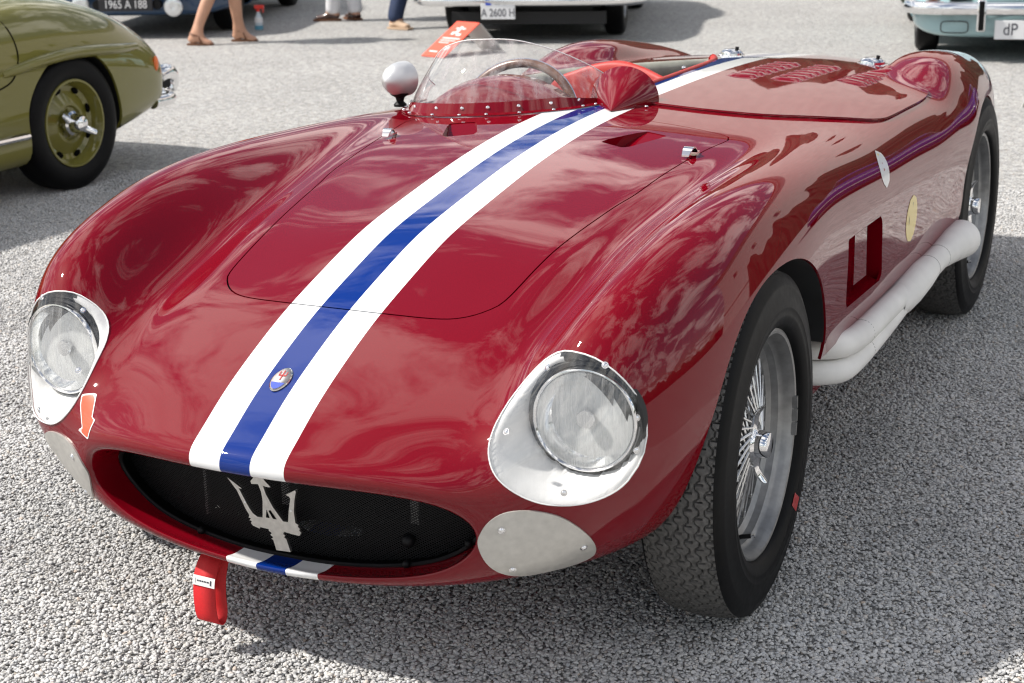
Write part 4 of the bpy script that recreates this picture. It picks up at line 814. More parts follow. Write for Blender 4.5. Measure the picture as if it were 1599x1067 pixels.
# ------------------------------------------------------------------ gravel ground
def gravel_mat(name, per_stone):
    m = bpy.data.materials.new(name); m.use_nodes = True; MT[name] = m; nt = m.node_tree; b = nt.nodes['Principled BSDF']; b.inputs['Roughness'].default_value = .85; b.inputs['Specular IOR Level'].default_value = .25
    L = nt.links; N = nt.nodes.new; tc = N('ShaderNodeTexCoord')
    rp = N('ShaderNodeValToRGB'); e = rp.color_ramp.elements
    stops = [(0,(.24,.24,.245)),(.12,(.32,.315,.305)),(.3,(.40,.393,.383)),(.5,(.455,.447,.435)),(.68,(.515,.503,.485)),(.82,(.41,.42,.435)),(.9,(.50,.465,.41)),(.96,(.58,.57,.55)),(1,(.38,.29,.22))]
    e[0].position, e[0].color = stops[0][0], (*stops[0][1],1); e[1].position, e[1].color = 1, (*stops[-1][1],1)
    for p, c in stops[1:-1]: q = e.new(p); q.color = (*c,1)
    if per_stone:
        oi = N('ShaderNodeObjectInfo'); L.new(oi.outputs['Random'], rp.inputs['Fac']); nz = N('ShaderNodeTexNoise'); nz.inputs['Scale'].default_value = 4; L.new(tc.outputs['Object'], nz.inputs['Vector'])
        mx = N('ShaderNodeMixRGB'); mx.blend_type = 'MULTIPLY'; mx.inputs[0].default_value = .35; L.new(rp.outputs[0], mx.inputs[1]); L.new(nz.outputs['Fac'], mx.inputs[2]); g2 = N('ShaderNodeGamma'); g2.inputs[1].default_value = .63; L.new(mx.outputs[0], g2.inputs[0]); wn_ = N('ShaderNodeTexNoise'); wn_.inputs['Scale'].default_value = 1.7; wn_.inputs['Detail'].default_value = 5; L.new(oi.outputs['Location'], wn_.inputs['Vector']); wr_ = N('ShaderNodeMapRange'); wr_.inputs['From Min'].default_value = .3; wr_.inputs['From Max'].default_value = .7; wr_.inputs['To Min'].default_value = .82; wr_.inputs['To Max'].default_value = 1.10; L.new(wn_.outputs['Fac'], wr_.inputs['Value']); wm_ = N('ShaderNodeMixRGB'); wm_.blend_type = 'MULTIPLY'; wm_.inputs[0].default_value = 1; L.new(g2.outputs[0], wm_.inputs[1]); L.new(wr_.outputs[0], wm_.inputs[2]); L.new(wm_.outputs[0], b.inputs['Base Color'])
    else:
        wp = N('ShaderNodeTexNoise'); wp.inputs['Scale'].default_value = 60; wp.inputs['Detail'].default_value = 2; L.new(tc.outputs['Object'], wp.inputs['Vector'])
        ad = N('ShaderNodeMixRGB'); ad.blend_type = 'ADD'; ad.inputs[0].default_value = .012; L.new(tc.outputs['Object'], ad.inputs[1]); L.new(wp.outputs['Color'], ad.inputs[2])
        vo = N('ShaderNodeTexVoronoi'); vo.inputs['Scale'].default_value = 126; L.new(ad.outputs[0], vo.inputs['Vector']); sp = N('ShaderNodeSeparateXYZ'); L.new(vo.outputs['Color'], sp.inputs[0]); L.new(sp.outputs['X'], rp.inputs['Fac'])
        ed = N('ShaderNodeMapRange'); ed.inputs['From Min'].default_value = .25; ed.inputs['From Max'].default_value = .75; ed.inputs['To Min'].default_value = 1.0; ed.inputs['To Max'].default_value = .5; L.new(vo.outputs['Distance'], ed.inputs['Value'])
        mu = N('ShaderNodeMixRGB'); mu.blend_type = 'MULTIPLY'; mu.inputs[0].default_value = 1; L.new(rp.outputs[0], mu.inputs[1]); L.new(ed.outputs[0], mu.inputs[2])
        # trodden lighter and darker drifts
        dz = N('ShaderNodeTexNoise'); dz.inputs['Scale'].default_value = 1.3; dz.inputs['Detail'].default_value = 6; L.new(tc.outputs['Object'], dz.inputs['Vector']); dr = N('ShaderNodeMapRange'); dr.inputs['To Min'].default_value = .80; dr.inputs['To Max'].default_value = 1.16; L.new(dz.outputs['Fac'], dr.inputs['Value'])
        m3 = N('ShaderNodeMixRGB'); m3.blend_type = 'MULTIPLY'; m3.inputs[0].default_value = 1; L.new(mu.outputs[0], m3.inputs[1]); L.new(dr.outputs[0], m3.inputs[2]); gm = N('ShaderNodeMixRGB'); gm.blend_type = 'MULTIPLY'; gm.inputs[0].default_value = 1; gm.inputs[2].default_value = (1.13,1.13,1.125,1); L.new(m3.outputs[0], gm.inputs[1]); fz = N('ShaderNodeTexNoise'); fz.inputs['Scale'].default_value = 22; fz.inputs['Detail'].default_value = 4; L.new(tc.outputs['Object'], fz.inputs['Vector']); fr_ = N('ShaderNodeMapRange'); fr_.inputs['From Min'].default_value = .3; fr_.inputs['From Max'].default_value = .7; fr_.inputs['To Min'].default_value = .72; fr_.inputs['To Max'].default_value = 1.22; L.new(fz.outputs['Fac'], fr_.inputs['Value']); fm_ = N('ShaderNodeMixRGB'); fm_.blend_type = 'MULTIPLY'; fm_.inputs[0].default_value = 1; L.new(gm.outputs[0], fm_.inputs[1]); L.new(fr_.outputs[0], fm_.inputs[2]); L.new(fm_.outputs[0], b.inputs['Base Color'])
        bp = N('ShaderNodeBump'); bp.invert = True; bp.inputs['Strength'].default_value = .55; bp.inputs['Distance'].default_value = .006; L.new(vo.outputs['Distance'], bp.inputs['Height']); L.new(bp.outputs[0], b.inputs['Normal'])
    return m
gravel_mat('gravel_stone', True); gravel_mat('gravel_far', False)
gr = mesh_obj('ground', [(-150,-150,-.004),(150,-150,-.004),(150,150,-.004),(-150,150,-.004)], [(0,1,2,3)], 'gravel_far'); tag(gr, kind='structure')
pcol = bpy.data.collections.new('pebble_sources')
for v in range(7):
    bm = bmesh.new(); bmesh.ops.create_icosphere(bm, subdivisions=2, radius=.5)
    sx, sy, sz = 1.0, random.uniform(.68,.95), random.uniform(.42,.66); ph = [random.uniform(0, 6.28) for _ in range(6)]
    for w in bm.verts:
        c0 = w.co.normalized(); k = 1+.16*math.sin(c0.x*3.1+ph[0])*math.sin(c0.y*2.7+ph[1])+.12*math.sin(c0.z*4.3+ph[2]+c0.x*2)+.07*math.sin(c0.y*7+ph[3])
        q = c0*.5*k; w.co = (math.copysign(abs(q.x*2)**.86/2, q.x)*sx, math.copysign(abs(q.y*2)**.86/2, q.y)*sy, q.z*sz)
    me = bpy.data.meshes.new('pebble'); bm.to_mesh(me); bm.free(); me.polygons.foreach_set('use_smooth', [True]*len(me.polygons)); me.materials.append(MT['gravel_stone'])
    pcol.objects.link(bpy.data.objects.new('pebble', me))
def scatter(name, poly, density, smin, smax, seed):
    V = [(x, y, .0) for x, y in poly]; o = mesh_obj(name, V, [tuple(range(len(V)))], 'gravel_stone', smooth=False)
    ng = bpy.data.node_groups.new(name, 'GeometryNodeTree'); ng.interface.new_socket('Geometry', in_out='INPUT', socket_type='NodeSocketGeometry'); ng.interface.new_socket('Geometry', in_out='OUTPUT', socket_type='NodeSocketGeometry')
    N = ng.nodes.new; L = ng.links.new; gi_, go = N('NodeGroupInput'), N('NodeGroupOutput'); dp = N('GeometryNodeDistributePointsOnFaces'); dp.inputs['Density'].default_value = density; dp.inputs['Seed'].default_value = seed
    ip = N('GeometryNodeInstanceOnPoints'); ci = N('GeometryNodeCollectionInfo'); ci.inputs['Collection'].default_value = pcol; ci.inputs['Separate Children'].default_value = True; ci.inputs['Reset Children'].default_value = True
    ip.inputs['Pick Instance'].default_value = True
    ri = N('FunctionNodeRandomValue'); ri.data_type = 'INT'; ri.inputs[4].default_value = 0; ri.inputs[5].default_value = 6
    rr = N('FunctionNodeRandomValue'); rr.data_type = 'FLOAT_VECTOR'; rr.inputs[0].default_value = (-.45,-.45,0); rr.inputs[1].default_value = (.45,.45,6.283)
    rs = N('FunctionNodeRandomValue'); rs.data_type = 'FLOAT'; rs.inputs[2].default_value = 0; rs.inputs[3].default_value = 1
    pw = N('ShaderNodeMath'); pw.operation = 'POWER'; pw.inputs[1].default_value = 2.2; mr = N('ShaderNodeMapRange'); mr.inputs['To Min'].default_value = smin; mr.inputs['To Max'].default_value = smax
    L(rs.outputs[1], pw.inputs[0]); L(pw.outputs[0], mr.inputs['Value'])
    tp = N('GeometryNodeSetPosition'); rz = N('FunctionNodeRandomValue'); rz.data_type = 'FLOAT_VECTOR'; rz.inputs[0].default_value = (0,0,-.0035); rz.inputs[1].default_value = (0,0,.0028)
    L(gi_.outputs[0], dp.inputs['Mesh']); L(dp.outputs['Points'], tp.inputs['Geometry']); L(rz.outputs[0], tp.inputs['Offset']); L(tp.outputs[0], ip.inputs['Points']); L(ci.outputs[0], ip.inputs['Instance']); L(ri.outputs[2], ip.inputs['Instance Index']); L(rr.outputs[0], ip.inputs['Rotation']); L(mr.outputs[0], ip.inputs['Scale']); L(ip.outputs[0], go.inputs[0])
    md = o.modifiers.new('scatter', 'NODES'); md.node_group = ng; return tag(o, 'loose grey crushed gravel spread under and around the cars', 'gravel', kind='stuff')
scatter('gravel', [(-1.1,-1.5),(2.1,-.75),(1.9,2.2),(1.4,4.6),(-4.4,3.2),(-2.6,.9)], 35000, .0047, .0120, 3)
# ------------------------------------------------------------------ villa and hedge beyond the forecourt (seen in the paint)
mat('villa_plaster', (.56,.515,.49), .9, vary=.12, vscale=1.2); mat('villa_shutter', (.30,.27,.22), .6); mat('villa_stone', (.55,.52,.47), .85, vary=.1, vscale=4); mat('villa_pane', (.05,.06,.07), .1); mat('roof_tile', (.30,.14,.08), .9, vary=.3, vscale=3)
mat('hedge_leaf', (.022,.032,.014), .8, vary=.5, vscale=3, bump=.6, bscale=25)
vl = tag(empty('villa', (6, 46, 0), R(-24)), 'long cream plastered villa with shuttered windows behind the forecourt', 'building')
mb = MB(); mb.box((0,5,9), (62,10,18)); mb.build('wall', 'villa_plaster', vl)
mb = MB(); mb.box((0,-.2,18.2), (63,.8,.5)); mb.build('cornice', 'villa_stone', vl); mb = MB(); mb.box((0,-.1,4.6), (62.4,.35,.3)); mb.build('string_course', 'villa_stone', vl)
mb = MB(); mb.add([(-32,-1,18.45),(32,-1,18.45),(32,11,18.45),(-32,11,18.45),(-27,5,21),(27,5,21)], [(0,1,5,4),(2,3,4,5),(1,2,5),(3,0,4)]); mb.build('roof', 'roof_tile', vl, smooth=False)
srcw = None
for k in range(8):
    for z in (12.0,):
        x = -27+k*7.6
        if x < 10: continue
        if srcw is None:
            mb = MB(); mb.box((0,-.06,0), (1.0,.16,1.5)); w0 = mb.build('window', 'villa_stone', vl); mb = MB(); mb.box((0,-.16,0), (.8,.06,1.3)); p0 = mb.build('pane', 'villa_pane', w0)
            mb = MB(); mb.box((-.65,-.12,0), (.4,.07,1.4)); s0 = mb.build('shutter', 'villa_shutter', w0); srcw = (w0, p0, s0); w = w0
        else:
            w = dup(srcw[0], vl); dup(srcw[1], w); q = dup(srcw[2], w)
        w.location = (x, 0, z)
    
for k, (x, y, rz, L) in enumerate(((-2,39,R(-24),50),(40,20,R(78),70))):
    V = []; F = []; nx = int(L*2.5)
    q_ = (1.35, .5)[k]; prof = [(-.9,0),(-1.05,1.6*q_),(-1.0,3.2*q_),(-.7,4.4*q_),(0,4.9*q_),(.7,4.4*q_),(1,3.2*q_),(1.05,1.6*q_),(.9,0)]
    for i in range(nx+1):
        for d, h in prof: V.append((-L/2+L*i/nx+random.uniform(-.12,.12), d+random.uniform(-.15,.15), h*(1+.18*math.sin(i*.37+k)+.1*math.sin(i*.9))+random.uniform(-.12,.12)*(h > 0)))
    F = [(i*9+j, (i+1)*9+j, (i+1)*9+j+1, i*9+j+1) for i in range(nx) for j in range(8)]
    h = mesh_obj('hedge', V, F, 'hedge_leaf', smooth=False); h.location = (x, y, 0); h.rotation_euler = (0, 0, rz)
    tag(h, ('tall dark clipped hedge running below the villa', 'tall dark clipped hedge along the right edge of the forecourt')[k], 'hedge')
# ------------------------------------------------------------------ other cars on the forecourt
def loft(stations, nu=6, nv=6, iters=5):
    """stations: list of half rings (x,y,z) from top centre to bottom centre"""
    N_ = np.stack([np.array(s, float) for s in stations]); k = N_.shape[1]; T = np.concatenate([N_, N_[:, k-2:0:-1]*np.array([-1,1,1])], 1); P = T.copy()
    for _ in range(iters): P = P+.9*(T-eval_net(P, 1, 1))
    g = eval_net(P, nu, nv); a, b = g.shape[:2]; d1 = np.gradient(g, axis=0); d2 = np.roll(g, -1, 1)-np.roll(g, 1, 1); nn = np.cross(d2, d1); nn /= np.linalg.norm(nn, axis=2, keepdims=True)+1e-12
    c0 = g.mean((0, 1)); 
    if ((g-c0)*nn).sum() < 0: nn = -nn
    i = np.arange(a*b).reshape(a, b); i2 = np.roll(i, -1, 1); q = np.stack([i[:-1], i[1:], i2[1:], i2[:-1]], -1).reshape(-1, 4)
    v = g.reshape(-1, 3); f0 = q[len(q)//2]
    if np.cross(v[f0[1]]-v[f0[0]], v[f0[2]]-v[f0[0]])@nn.reshape(-1, 3)[f0[0]] < 0: q = q[:, ::-1]
    return Sheet(v, nn.reshape(-1, 3), [tuple(t) for t in q]+[tuple(i[0][::-1]), tuple(i[-1])])
def arch_field(cy, cz, r, xin):
    def f(V):
        e = np.hypot(V[:, 1]-cy, V[:, 2]-cz)-r; e = np.where(V[:, 2] < cz, np.abs(V[:, 1]-cy)-r, e); return np.maximum(e, xin-np.abs(V[:, 0]))
    return f
def car_wheel(parent, x, y, r, w, rimmat, rimr=.62, knock=False, detail=False, label=None):
    s_ = 1 if x > 0 else -1; mb = MB(); rr = r*rimr
    pr = [(w*.42,rr*1.005),(w*.47,rr*1.06),(w*.5,r*.80),(w*.49,r*.88),(w*.44,r*.955),(w*.36,r*.99),(w*.18,r),(0,r*1.002)]
    mb.lathe(pr+[(-a, q) for a, q in pr[-2::-1]], seg=72); t = mb.build('wheel', 'tyre_rubber', parent, auto=50); t.location = (x, y, r-.002); t.rotation_euler = (0, 0, 0 if s_ > 0 else math.pi)
    mb = MB(); mb.lathe([(w*.42,rr*1.01),(w*.46,rr*1.0),(w*.46,rr*.95),(w*.38,rr*.92),(w*.30,rr*.88),(w*.16,rr*.84),(w*.12,rr*.72),(w*.20,rr*.58),(w*.27,rr*.46),(w*.26,rr*.40),(w*.20,rr*.36),(w*.18,rr*.24),(w*.22,rr*.18),(w*.22,0)], seg=64); mb.build('rim', rimmat, t, auto=30)
    if detail:
        for k in range(8):
            a = 2*math.pi*(k+.4)/8; mb = MB(); q = np.array([w*.155, rr*.775*math.cos(a), rr*.775*math.sin(a)]); mb.lathe([(0,.0),(.003,.0),(.004,.012),(.0,.014)], seg=14); o = mb.build('rim_slot', 'black_void', t); o.location = q; o.scale = (1, 1.0, 1.7); o.rotation_euler = (a, 0, 0)
        for k in range(8):
            a = 2*math.pi*k/8; mb = MB(); mb.lathe([(0,.007),(.006,.006),(.008,0)], seg=8); o = mb.build('rim_bolt', rimmat, t); o.location = (w*.195, rr*.30*math.cos(a), rr*.30*math.sin(a))
    if knock:
        mb = MB(); mb.lathe([(w*.2,.0),(w*.2,.042),(w*.3,.044),(w*.34,.036),(w*.46,.034),(w*.56,.027),(w*.60,.012),(w*.60,0)], seg=32)
        for s2 in (1, -1):
            V = []; L = [(w*.30,.03,.020,.012),(w*.34,.055,.014,.010),(w*.40,.08,.012,.008),(w*.46,.098,.010,.006)]
            for a, q, ww, tt in L:
                for k in range(8): th = 2*math.pi*k/8+.39; V.append((a+tt*math.cos(th), s2*q, ww*math.sin(th)))
            mb.add(V, [(i*8+k, i*8+(k+1) % 8, (i+1)*8+(k+1) % 8, (i+1)*8+k) for i in range(3) for k in range(8)]+[tuple(range(24, 32))])
        o = mb.build('knock_off_nut', 'chrome', t, auto=40); o.rotation_euler = (R(-28), 0, 0); o.scale = (1.25,1.25,1.25)
    return t
def paint(name, base, metal=0.0): return mat(name, base, .5, metal, coat=1.0, coat_rough=.02, spec=.1)
paint('paint_olive', (.165,.150,.028)); paint('paint_navy', (.030,.065,.13)); paint('paint_black', (.012,.012,.014)); paint('paint_pale_blue', (.34,.50,.53)); paint('paint_blue', (.012,.020,.16))
mat('glass_dark', (.02,.025,.03), .03, spec=.8); mat('lamp_orange', (.85,.16,.02), .2, coat=.8); mat('lamp_red', (.6,.03,.01), .2, coat=.8); mat('lamp_clear', (.72,.74,.75), .12, .5, coat=.8); mat('plate_black', (.012,.012,.016), .4); mat('plate_white', (.74,.74,.75), .4); mat('plate_blue', (.01,.06,.5), .4); mat('under_black', (.010,.010,.011), .7)
def text_obj(name, body, size, parent, loc, rot, material, ext=.0015, align='CENTER', sx=1.0):
    cu_ = bpy.data.curves.new(name, 'FONT'); cu_.body = body; cu_.size = size; cu_.extrude = ext; cu_.align_x = align; cu_.align_y = 'CENTER'; t = bpy.data.objects.new(name+'_c', cu_); COL.objects.link(t)
    dg = bpy.context.evaluated_depsgraph_get(); me = bpy.data.meshes.new_from_object(t.evaluated_get(dg)); bpy.data.objects.remove(t); me.materials.clear(); me.materials.append(MT[material])
    o = link(bpy.data.objects.new(name, me), parent); o.location = loc; o.rotation_euler = rot; o.scale = (sx, 1, 1); return o
def thing_at(name, label, cat, org, hd, group=None):
    """local -y is the way the car faces"""
    return tag(empty(name, (org[0], org[1], 0), math.atan2(hd[1], hd[0])+math.pi/2), label, cat, group)
def glaze(o, z0, z1):
    for q in o.data.polygons:
        if z0 < q.center.z < z1 and abs(q.normal.z) < .86: q.material_index = 1
# --- olive coupe, tail towards us on the left
OL = tag(empty('coupe', (-4.20, 0, 0)), 'olive green vintage coupe with chrome knock-off wheel nut, parked left of the race car', 'car')
def hr(y, pts, fw=0): return [(x, y+fw*(x*x), z) for x, z in pts]
lowp = [(.40,.15),(0,.15)]
st_o = [hr(-.75,[(0,.50),(.08,.50),(.14,.49),(.2,.48),(.25,.46),(.28,.44),(.29,.41),(.28,.37),(.24,.34),(.12,.33),(0,.33)]),
 hr(-.60,[(0,.60),(.25,.60),(.42,.59),(.56,.58),(.64,.54),(.68,.48),(.70,.41),(.69,.32),(.62,.24),(.35,.20),(0,.20)]),
 hr(-.20,[(0,.70),(.28,.69),(.45,.67),(.60,.70),(.70,.66),(.77,.57),(.79,.45),(.79,.33),(.74,.20),*lowp]),
 hr(.5,[(0,.82),(.3,.81),(.46,.79),(.61,.82),(.72,.78),(.79,.67),(.81,.51),(.81,.36),(.78,.19),*lowp]),
 hr(1.15,[(0,.92),(.3,.91),(.48,.88),(.62,.83),(.72,.78),(.79,.67),(.81,.52),(.81,.36),(.78,.18),*lowp]),
 hr(1.65,[(0,1.20),(.28,1.19),(.46,1.12),(.60,.87),(.71,.80),(.79,.68),(.812,.53),(.81,.36),(.78,.17),*lowp]),
 hr(2.25,[(0,1.23),(.28,1.22),(.45,1.13),(.59,.88),(.71,.815),(.79,.69),(.812,.53),(.81,.36),(.78,.17),*lowp]),
 hr(2.70,[(0,1.12),(.28,1.10),(.44,1.02),(.58,.88),(.70,.835),(.787,.71),(.816,.55),(.812,.38),(.78,.17),*lowp]),
 hr(3.00,[(0,1.00),(.28,.98),(.44,.92),(.58,.86),(.69,.815),(.778,.70),(.812,.55),(.808,.38),(.77,.19),*lowp]),
 hr(3.34,[(0,.86),(.28,.85),(.44,.82),(.57,.79),(.67,.75),(.752,.65),(.785,.52),(.780,.37),(.73,.22),(.40,.19),(0,.19)]),
 hr(3.62,[(0,.72),(.28,.715),(.43,.70),(.54,.685),(.63,.645),(.705,.565),(.735,.46),(.728,.35),(.67,.26),(.38,.23),(0,.23)]),
 hr(3.80,[(0,.58),(.26,.575),(.40,.565),(.49,.55),(.56,.525),(.61,.48),(.632,.42),(.625,.35),(.57,.29),(.34,.27),(0,.27)]),
 hr(3.865,[(0,.44),(.14,.44),(.22,.44),(.27,.435),(.31,.43),(.34,.42),(.35,.40),(.345,.38),(.31,.36),(.18,.35),(0,.35)])]
os_ = loft(st_o).clip(arch_field(2.955,.30,.335,.52)).clip(arch_field(.52,.30,.335,.52)); ob = os_.mesh('body', ['paint_olive', 'glass_dark'], OL, flange=.012); glaze(ob, .93, 1.15)
for yy in (2.955, .52):
    for s_ in (1, -1): car_wheel(OL, s_*.715, yy, .305, .165, 'paint_olive', .65, True, s_ > 0 and yy > 1)
mb = MB(); mb.box((0,1.5,.26), (1.40,3.3,.18)); mb.box((0,1.74,.45), (1.3,1.9,.3)); mb.build('underbody', 'under_black', OL)
for yy in (2.955, .52):
    for s_ in (1, -1):
        th = np.linspace(-.2, math.pi+.2, 24); V = [(s_*x, yy+.345*math.cos(t), .30+.345*math.sin(t)) for x in (.50,.77) for t in th]+[(s_*.50, yy, .3)]; n = 24
        mesh_obj('wheel_well', V, [(i, i+1, n+i+1, n+i) for i in range(n-1)]+[(i, i+1, 2*n) for i in range(n-1)], 'under_black', OL)
def skin_x(sheet, y, z):
    v = sheet.V; m = (np.abs(v[:, 1]-y) < .08) & (np.abs(v[:, 2]-z) < .06) & (v[:, 0] > .3)
    d = (v[m][:, 1]-y)**2+(v[m][:, 2]-z)**2; k = np.argsort(d)[:4]; w = 1/(d[k]+1e-6); return float((v[m][k, 0]*w).sum()/w.sum())
# eyebrow flare over the rear wheel
path = [(2.50,.575),(2.60,.590),(2.75,.608),(2.95,.618),(3.15,.610),(3.34,.597),(3.52,.586)]; P = crv([(skin_x(os_, y, z)+.004, y, z) for y, z in path], 6)
V = []; n = len(P)
for i, p in enumerate(P):
    t = i/(n-1); w = math.sin(math.pi*t)**.6; 
    for a in np.linspace(-1.2, 1.5, 9): V.append((p[0]-.012+(.011+.024*w)*math.cos(a), p[1], p[2]+(.016+.012*w)*math.sin(a)))
mesh_obj('wheel_brow', V, [(i*9+k, i*9+k+1, (i+1)*9+k+1, (i+1)*9+k) for i in range(n-1) for k in range(8)], 'paint_olive', OL)
# door shut line, sill strip, lamp, bumper pieces
dl = crv([(2.56,.84),(2.60,.77),(2.612,.69),(2.60,.62),(2.56,.555),(2.50,.525),(2.40,.51),(2.2,.50)], 6); mb = MB(); mb.tube([(skin_x(os_, y, z)+.001, y, z) for y, z in dl], .0035, 6); mb.build('door_gap', 'black_void', OL)
mb = MB(); mb.tube([(skin_x(os_, y, .305)+.004, y, .300) for y in np.linspace(.9, 2.60, 24)], .017, 10); mb.build('sill_strip', 'chrome', OL)
mb = MB(); x0 = skin_x(os_, 3.63, .49); mb.sphere((x0-.004, 3.65, .49), .022, 14, 10, (.6,.7,1.7)); mb.build('tail_lamp', 'lamp_orange', OL)
for s_ in (1, -1):
    mb = MB(); P = crv([(s_*.60,3.80,.40),(s_*.60,3.88,.415),(s_*.585,3.94,.40),(s_*.575,3.955,.36),(s_*.57,3.94,.315)], 5); mb.tube(P, [.02]+[.042]*(len(P)-2)+[.03], 14); mb.build('overrider', 'chrome', OL)
    mb = MB(); mb.box((s_*.60,3.84,.395), (.05,.10,.10)); mb.build('overrider_stay', 'black_metal', OL)
mb = MB(); P = crv([(-.68,3.66,.295),(-.63,3.87,.29),(-.4,3.95,.285),(0,3.97,.285),(.4,3.95,.285),(.63,3.87,.29),(.68,3.66,.295)], 6); mb.tube(P, .033, 12); mb.build('bumper', 'chrome', OL)
mb = MB(); V = [(skin_x(os_, y, z)+.003, y, z) for y, z in ((2.20,.56),(2.46,.56),(2.478,.70),(2.20,.70))]; mb.add(V, [(0,1,2,3)]); mb.build('number_roundel', 'sticker_white', OL)
# side window
V = [(.50,2.10,1.06),(.585,2.10,.895),(.586,2.45,.893),(.575,2.62,.895),(.50,2.5,1.02)]; mesh_obj('side_window', [(x+.012, y, z) for x, y, z in V], [(0,1,2,3,4)], 'glass_dark', OL, smooth=False)

# --- saloon fronts facing us further back
def front_car(name, label, cat, org, hd, pm, W=.80, H=1.32, zb=.20, hood=.78, overhang=.72, track=.66, rw=.32, ww=.17, wb=2.45, nose_z=.52, group=None):
    t = thing_at(name, label, cat, org, hd, group); f = overhang
    S_ = [hr(-f-.02,[(0,nose_z+.02),(.2,nose_z+.02),(.35,nose_z+.02),(.45,nose_z),(.5,nose_z-.03),(.54,nose_z-.08),(.55,nose_z-.14),(.53,zb+.09),(.47,zb+.05),(.25,zb+.04),(0,zb+.04)], .10),
     hr(-f+.03,[(0,nose_z+.12),(.25,nose_z+.12),(.42,nose_z+.12),(.56,nose_z+.12),(.65,nose_z+.06),(.70,nose_z-.03),(.715,nose_z-.13),(.70,zb+.06),(.62,zb+.01),(.35,zb),(0,zb)], .14),
     hr(-f+.25,[(0,hood-.10),(.28,hood-.11),(.45,hood-.12),(.60,hood-.06),(.70,hood-.11),(.77,.56),(W-.01,.46),(W-.015,.33),(W-.06,zb+.02),(.4,zb-.02),(0,zb-.02)], .05),
     hr(0,[(0,hood-.02),(.3,hood-.03),(.46,hood-.05),(.61,hood),(.71,hood-.05),(.78,.60),(W,.47),(W,.33),(W-.05,.19),(.4,.16),(0,.16)]),
     hr(.75,[(0,hood+.06),(.3,hood+.05),(.5,hood+.03),(.64,hood),(.73,hood-.06),(.79,.62),(W+.01,.48),(W,.33),(W-.04,.19),(.4,.16),(0,.16)]),
     hr(1.25,[(0,H-.04),(.28,H-.05),(.48,H-.14),(.64,hood+.06),(.74,hood-.03),(.79,.63),(W+.01,.49),(W,.33),(W-.04,.19),(.4,.16),(0,.16)]),
     hr(1.9,[(0,H),(.28,H-.01),(.48,H-.12),(.64,hood+.06),(.74,hood-.02),(.79,.64),(W+.01,.49),(W,.33),(W-.04,.19),(.4,.16),(0,.16)]),
     hr(wb,[(0,H-.14),(.28,H-.16),(.46,H-.28),(.62,hood+.03),(.73,hood-.03),(.79,.63),(W+.01,.49),(W,.34),(W-.05,.21),(.4,.18),(0,.18)]),
     hr(wb+.6,[(0,hood-.05),(.28,hood-.06),(.45,hood-.08),(.58,hood-.10),(.66,hood-.15),(.72,.55),(.74,.45),(.73,.35),(.66,.27),(.4,.24),(0,.24)]),
     hr(wb+.85,[(0,.56),(.14,.56),(.22,.55),(.3,.54),(.35,.52),(.39,.49),(.4,.45),(.39,.41),(.34,.38),(.2,.36),(0,.36)])]
    sh = loft(S_).clip(arch_field(0,rw,rw+.04,.45)).clip(arch_field(wb,rw,rw+.04,.45)); glaze(sh.mesh('body', [pm, 'glass_dark'], t, flange=.012), hood+.10, H-.09)
    for yy in (0, wb):
        for s_ in (1, -1): car_wheel(t, s_*track, yy, rw, ww, 'rim_alloy', .60)
    mb = MB(); mb.box((0,wb*.5,.30), (1.0,wb+1.1,.24)); mb.build('underbody', 'under_black', t)
    return t
def bumper(t, z, f, hw, rad, wrap=.35, sq=(1,1)):
    P = crv([(-hw,-f+wrap,z),(-hw+.03,-f+.12,z),(-hw+.16,-f-.02,z),(-hw*.5,-f-.075,z),(0,-f-.09,z),(hw*.5,-f-.075,z),(hw-.16,-f-.02,z),(hw-.03,-f+.12,z),(hw,-f+wrap,z)], 6)
    mb = MB(); mb.tube(P, rad, 16); o = mb.build('bumper', 'chrome', t); o.scale = (1, 1, sq[1]); o.location = (0, 0, z-z*sq[1]); return o
def plate(t, x, z, y, w, h, material, lines, size, ink, blue=False):
    mb = MB(); mb.box((x,y,z), (w,.012,h)); p = mb.build('number_plate', material, t, bevel=.003)
    for s, dx, dz, sc_ in lines: text_obj('plate_text', s, size, p, (x+dx, y-.0065, z+dz), (R(90), 0, 0), ink, .0008, 'CENTER', sc_)
    if blue: mb = MB(); mb.box((x-w*.28,y-.0065,z+h*.26), (.045,.002,h*.36)); mb.build('plate_band', 'plate_blue', p)
# navy car with black plate and fog lamps
B_ = front_car('sports_car', 'dark blue car front with black number plate and round fog lamps, top left', 'car', (-7.75,9.25), (.35,-.94), 'paint_navy', zb=.19, nose_z=.46)
plate(B_, -.015, .288, -.815, .47, .105, 'plate_black', [('1965 A 188', 0, 0, .82)], .098, 'plate_white')
for x, z, r, m_ in ((.39,.262,.082,'lamp_clear'),(-.42,.29,.075,'lamp_clear')):
    mb = MB(); mb.lathe([(0,0),(-.01,r*.5),(.0,r*.9),(.012,r),(.05,r*.8),(.09,r*.3)], axis='y', seg=32); o = mb.build('fog_lamp', m_, B_); o.location = (x, -.80, z)
for x in (-.275, .245): mb = MB(); mb.lathe([(0,0),(.0,.040),(.02,.044),(.06,.04)], axis='y', seg=24); o = mb.build('horn', 'black_metal', B_); o.location = (x, -.79, .285)
bumper(B_, .43, .70, .74, .035)
